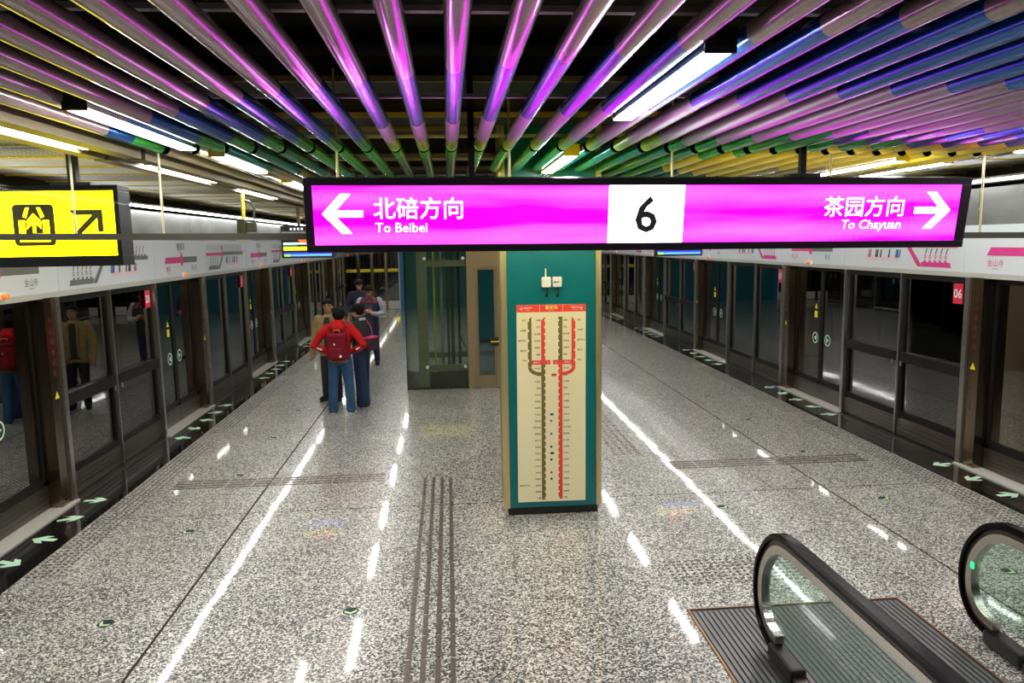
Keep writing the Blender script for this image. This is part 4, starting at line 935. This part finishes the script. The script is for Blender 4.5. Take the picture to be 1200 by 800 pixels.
person((-1.76, 12.18, 0), -.05, 'person in red hoodie with crimson backpack, hands on hips, back to camera', [SKIN, RED, JEAN],
       [(.80, 0, .150, .105, 2), (.90, 0, .172, .120, 2), (.98, 0, .168, .122, 1), (1.10, -.005, .170, .125, 1), (1.22, -.005, .190, .130, 1), (1.34, -.01, .200, .125, 1), (1.42, -.015, .15, .095, 1), (1.47, -.01, .075, .075, 1)],
       legs_std((.09, 0, .84), (.125, .01, .47), (.145, -.02, .07), (.105, .080, .075)),
       [([(s_ * .17, -.01, 1.385), (s_ * .29, -.035, 1.27), (s_ * .385, -.07, 1.12), (s_ * .29, .0, 1.05), (s_ * .20, .06, 1.0)], [.078, .070, .064, .058, .046], 1) for s_ in (-1, 1)],
       dict(c=(0, .02, 1.575), neck=(0, 0, 1.44), turn=.1, nod=.1, hair=1.12, back=.6, sides=.25, feet=[(-.145, -.02, .15), (.145, -.02, -.15)], hands=[((s_ * .20, .06, 1.0), (-s_ * .5, .8, -.3), (0, -.4, 1), .5) for s_ in (-1, 1)]),
       x1, shoe=(JEAN, WSHOE))
# 2 ---- man in khaki jacket facing the camera
def ov2(C, idx, np):
    k = (C[:, 1] > .02) & (abs(C[:, 0]) < .055 + .0 * C[:, 2]) & (C[:, 2] > .86) & (C[:, 2] < 1.46) & (idx == 1); idx[k] = 3; return idx
def x2(root, part, H):
    for s_ in (-1, 1):
        b = MB(); b.tube([(s_ * .055, .10, 1.45), (s_ * .085, .125, 1.36), (s_ * .065, .14, 1.20), (s_ * .065, .145, .9)], [.02, .022, .014, .012], 8); part('jacket_edge', b, KHJ)
        b = MB(); b.tube([(s_ * .02, -.06, 1.485), (s_ * .075, -.02, 1.48), (s_ * .085, .05, 1.45), (s_ * .05, .10, 1.40)], [.022, .026, .026, .016], 8); part('collar', b, KHJ)
person((-2.07, 13.25, 0), math.pi - .22, 'man in open khaki jacket and black shirt facing the person in red', [SKIN, KHJ, BLKC, BLKC],
       [(.80, 0, .150, .11, 2), (.86, 0, .185, .130, 1), (1.0, 0, .182, .128, 1), (1.12, 0, .185, .132, 1), (1.25, 0, .205, .135, 1), (1.38, 0, .208, .118, 1), (1.46, 0, .14, .085, 1), (1.50, 0, .07, .07, 1)],
       legs_std((.09, 0, .86), (.105, .015, .48), (.115, -.01, .07), (.102, .075, .062)),
       [([(s_ * .19, 0, 1.42), (s_ * .25, 0, 1.27), (s_ * .275, -.01, 1.12), (s_ * .285, .05, .98), (s_ * .28, .10, .86)], [.082, .072, .066, .06, .05], 1) for s_ in (-1, 1)],
       dict(c=(0, .03, 1.635), neck=(0, .0, 1.47), turn=.15, nod=-.05, hair=1.0, back=.3, feet=[(-.12, 0, .2), (.12, 0, -.2)], hands=[((s_ * .28, .10, .86), (0, .35, -1), (0, 1, 0), .35) for s_ in (-1, 1)]),
       x2, override=ov2, shoe=(BLKC, mat('sole_dark', (.05, .045, .04), .7)), scale=1.005)
# 3 ---- woman in black jacket and wide navy jeans, hand at her face
def x3(root, part, H):
    b = MB(); b.box(-.15, .15, -.25, -.12, .93, 1.16); bg = part('shoulder_bag', b, mat('bag_purple', (.035, .006, .02), .6), .04)
    b = MB(); b.box(-.152, .152, -.255, -.118, 1.135, 1.165); part('bag_trim', b, mat('bag_pink', (.5, .02, .14), .6), .01, bg)
    b = MB(); b.tube([(.12, -.16, 1.14), (.14, -.11, 1.33), (.13, -.02, 1.44), (.10, .09, 1.40)], .014, 8); part('bag_strap', b, mat('bag_pink_dark', (.25, .02, .09), .6), 0, bg)
    b = MB(); b.tube([(-.08, -.04, 1.455), (0, -.085, 1.46), (.08, -.04, 1.455), (.075, .05, 1.44), (0, .09, 1.41)], .024, 8); part('scarf', b, mat('scarf_grey', (.4, .4, .45), .8))
person((-1.50, 12.85, 0), math.pi / 2 - .45, 'woman in black jacket and wide navy jeans holding a hand to her face', [SKIN, BLKC, NAVYJ],
       [(.80, 0, .150, .12, 2), (.90, 0, .168, .135, 2), (.95, 0, .165, .13, 1), (1.08, 0, .155, .125, 1), (1.2, 0, .17, .13, 1), (1.32, 0, .178, .12, 1), (1.41, 0, .13, .085, 1), (1.46, 0, .065, .065, 1)],
       legs_std((.085, 0, .84), (.115, .0, .47), (.14, .0, .065), (.105, .098, .118), sp=(0, .09)),
       [([(-.16, 0, 1.37), (-.22, .03, 1.24), (-.21, .09, 1.12), (-.12, .19, 1.25), (-.06, .19, 1.38)], [.068, .06, .054, .048, .036], 1), ([(.16, 0, 1.37), (.21, 0, 1.24), (.22, .0, 1.1), (.21, .1, 1.0), (.17, .18, 1.02)], [.068, .06, .054, .048, .036], 1)],
       dict(c=(0, .04, 1.575), neck=(0, 0, 1.43), nod=.2, hair=1.10, back=.65, sides=.3, feet=[(-.12, -.03, .2), (.12, .05, -.1)], hands=[((-.06, .19, 1.38), (.1, -.1, 1), (1, 0, 0), -.3), ((.17, .18, 1.02), (-.5, .6, .1), (0, 0, 1), .6)]),
       x3, shoe=(WSHOE, WSHOE))
# 4 ---- man reading his phone
def ov4(C, idx, np):
    k = (idx == 1) & (C[:, 1] > .02) & (abs(C[:, 0]) < .105) & (C[:, 2] < 1.34); idx[k] = 4
    k = (idx == 1) & (C[:, 2] > 1.36); idx[k] = 5; return idx
def x4(root, part, H):
    b = MB(); b.box(-.04, .04, .265, .277, 1.13, 1.27); part('phone', b, mat('phone_dark', (.02, .02, .025), .3), .004)
    for s_ in (-1, 1):
        b = MB(); b.tube([(s_ * .10, .13, .9), (s_ * .105, .14, 1.15), (s_ * .09, .12, 1.35), (s_ * .05, .08, 1.46)], .014, 8); part('jacket_edge', b, NAVY)
person((-1.76, 17.05, 0), math.pi - .1, 'man in navy and maroon jacket with grey sleeves reading his phone', [SKIN, NAVY, NAVYJ, GRSL, CHAR, MAROON],
       [(.80, 0, .150, .11, 2), (.86, 0, .182, .128, 1), (1.0, 0, .18, .126, 1), (1.12, 0, .182, .13, 1), (1.25, 0, .205, .132, 1), (1.38, 0, .21, .118, 1), (1.46, 0, .14, .085, 1), (1.50, 0, .07, .07, 1)],
       legs_std((.09, 0, .86), (.095, .015, .48), (.10, -.01, .07), (.10, .074, .06), sp=(0, .09)),
       [([(s_ * .19, 0, 1.41), (s_ * .265, .0, 1.27), (s_ * .28, .03, 1.14), (s_ * .19, .17, 1.13), (s_ * .085, .245, 1.16)], [.082, .072, .062, .054, .042], 3) for s_ in (-1, 1)],
       dict(c=(0, .06, 1.615), neck=(0, 0, 1.46), nod=.45, hair=1.05, back=.4, feet=[(-.1, -.1, .15), (.1, .08, -.15)], hands=[((s_ * .085, .245, 1.16), (-s_ * .6, .35, .4), (0, .3, 1), .5) for s_ in (-1, 1)]),
       x4, override=ov4, shoe=(BLKC, BLKC), scale=1.03)
# 5 ---- man in navy behind him
person((-2.20, 18.9, 0), math.pi + .25, 'man in navy top standing behind the phone reader, mostly hidden', [SKIN, NAVY, BLKC],
       [(.80, 0, .150, .11, 2), (.88, 0, .175, .12, 1), (1.0, 0, .17, .12, 1), (1.12, 0, .175, .125, 1), (1.25, 0, .195, .13, 1), (1.38, 0, .20, .115, 1), (1.46, 0, .14, .085, 1), (1.50, 0, .07, .07, 1)],
       legs_std((.09, 0, .86), (.10, .015, .48), (.11, -.01, .07), (.10, .074, .06)),
       [([(s_ * .18, 0, 1.41), (s_ * .24, .0, 1.27), (s_ * .26, .0, 1.12), (s_ * .22, .12, 1.05), (s_ * .12, .20, 1.08)], [.078, .068, .06, .052, .042], 1) for s_ in (-1, 1)],
       dict(c=(0, .05, 1.62), neck=(0, 0, 1.46), nod=.4, turn=-.2, hair=1.06, back=.4, feet=[(-.11, 0, .15), (.11, 0, -.15)], hands=[((s_ * .12, .20, 1.08), (-s_ * .8, .4, .1), (0, .2, 1), .6) for s_ in (-1, 1)]),
       None, shoe=(BLKC, BLKC), scale=1.05)
#@@END
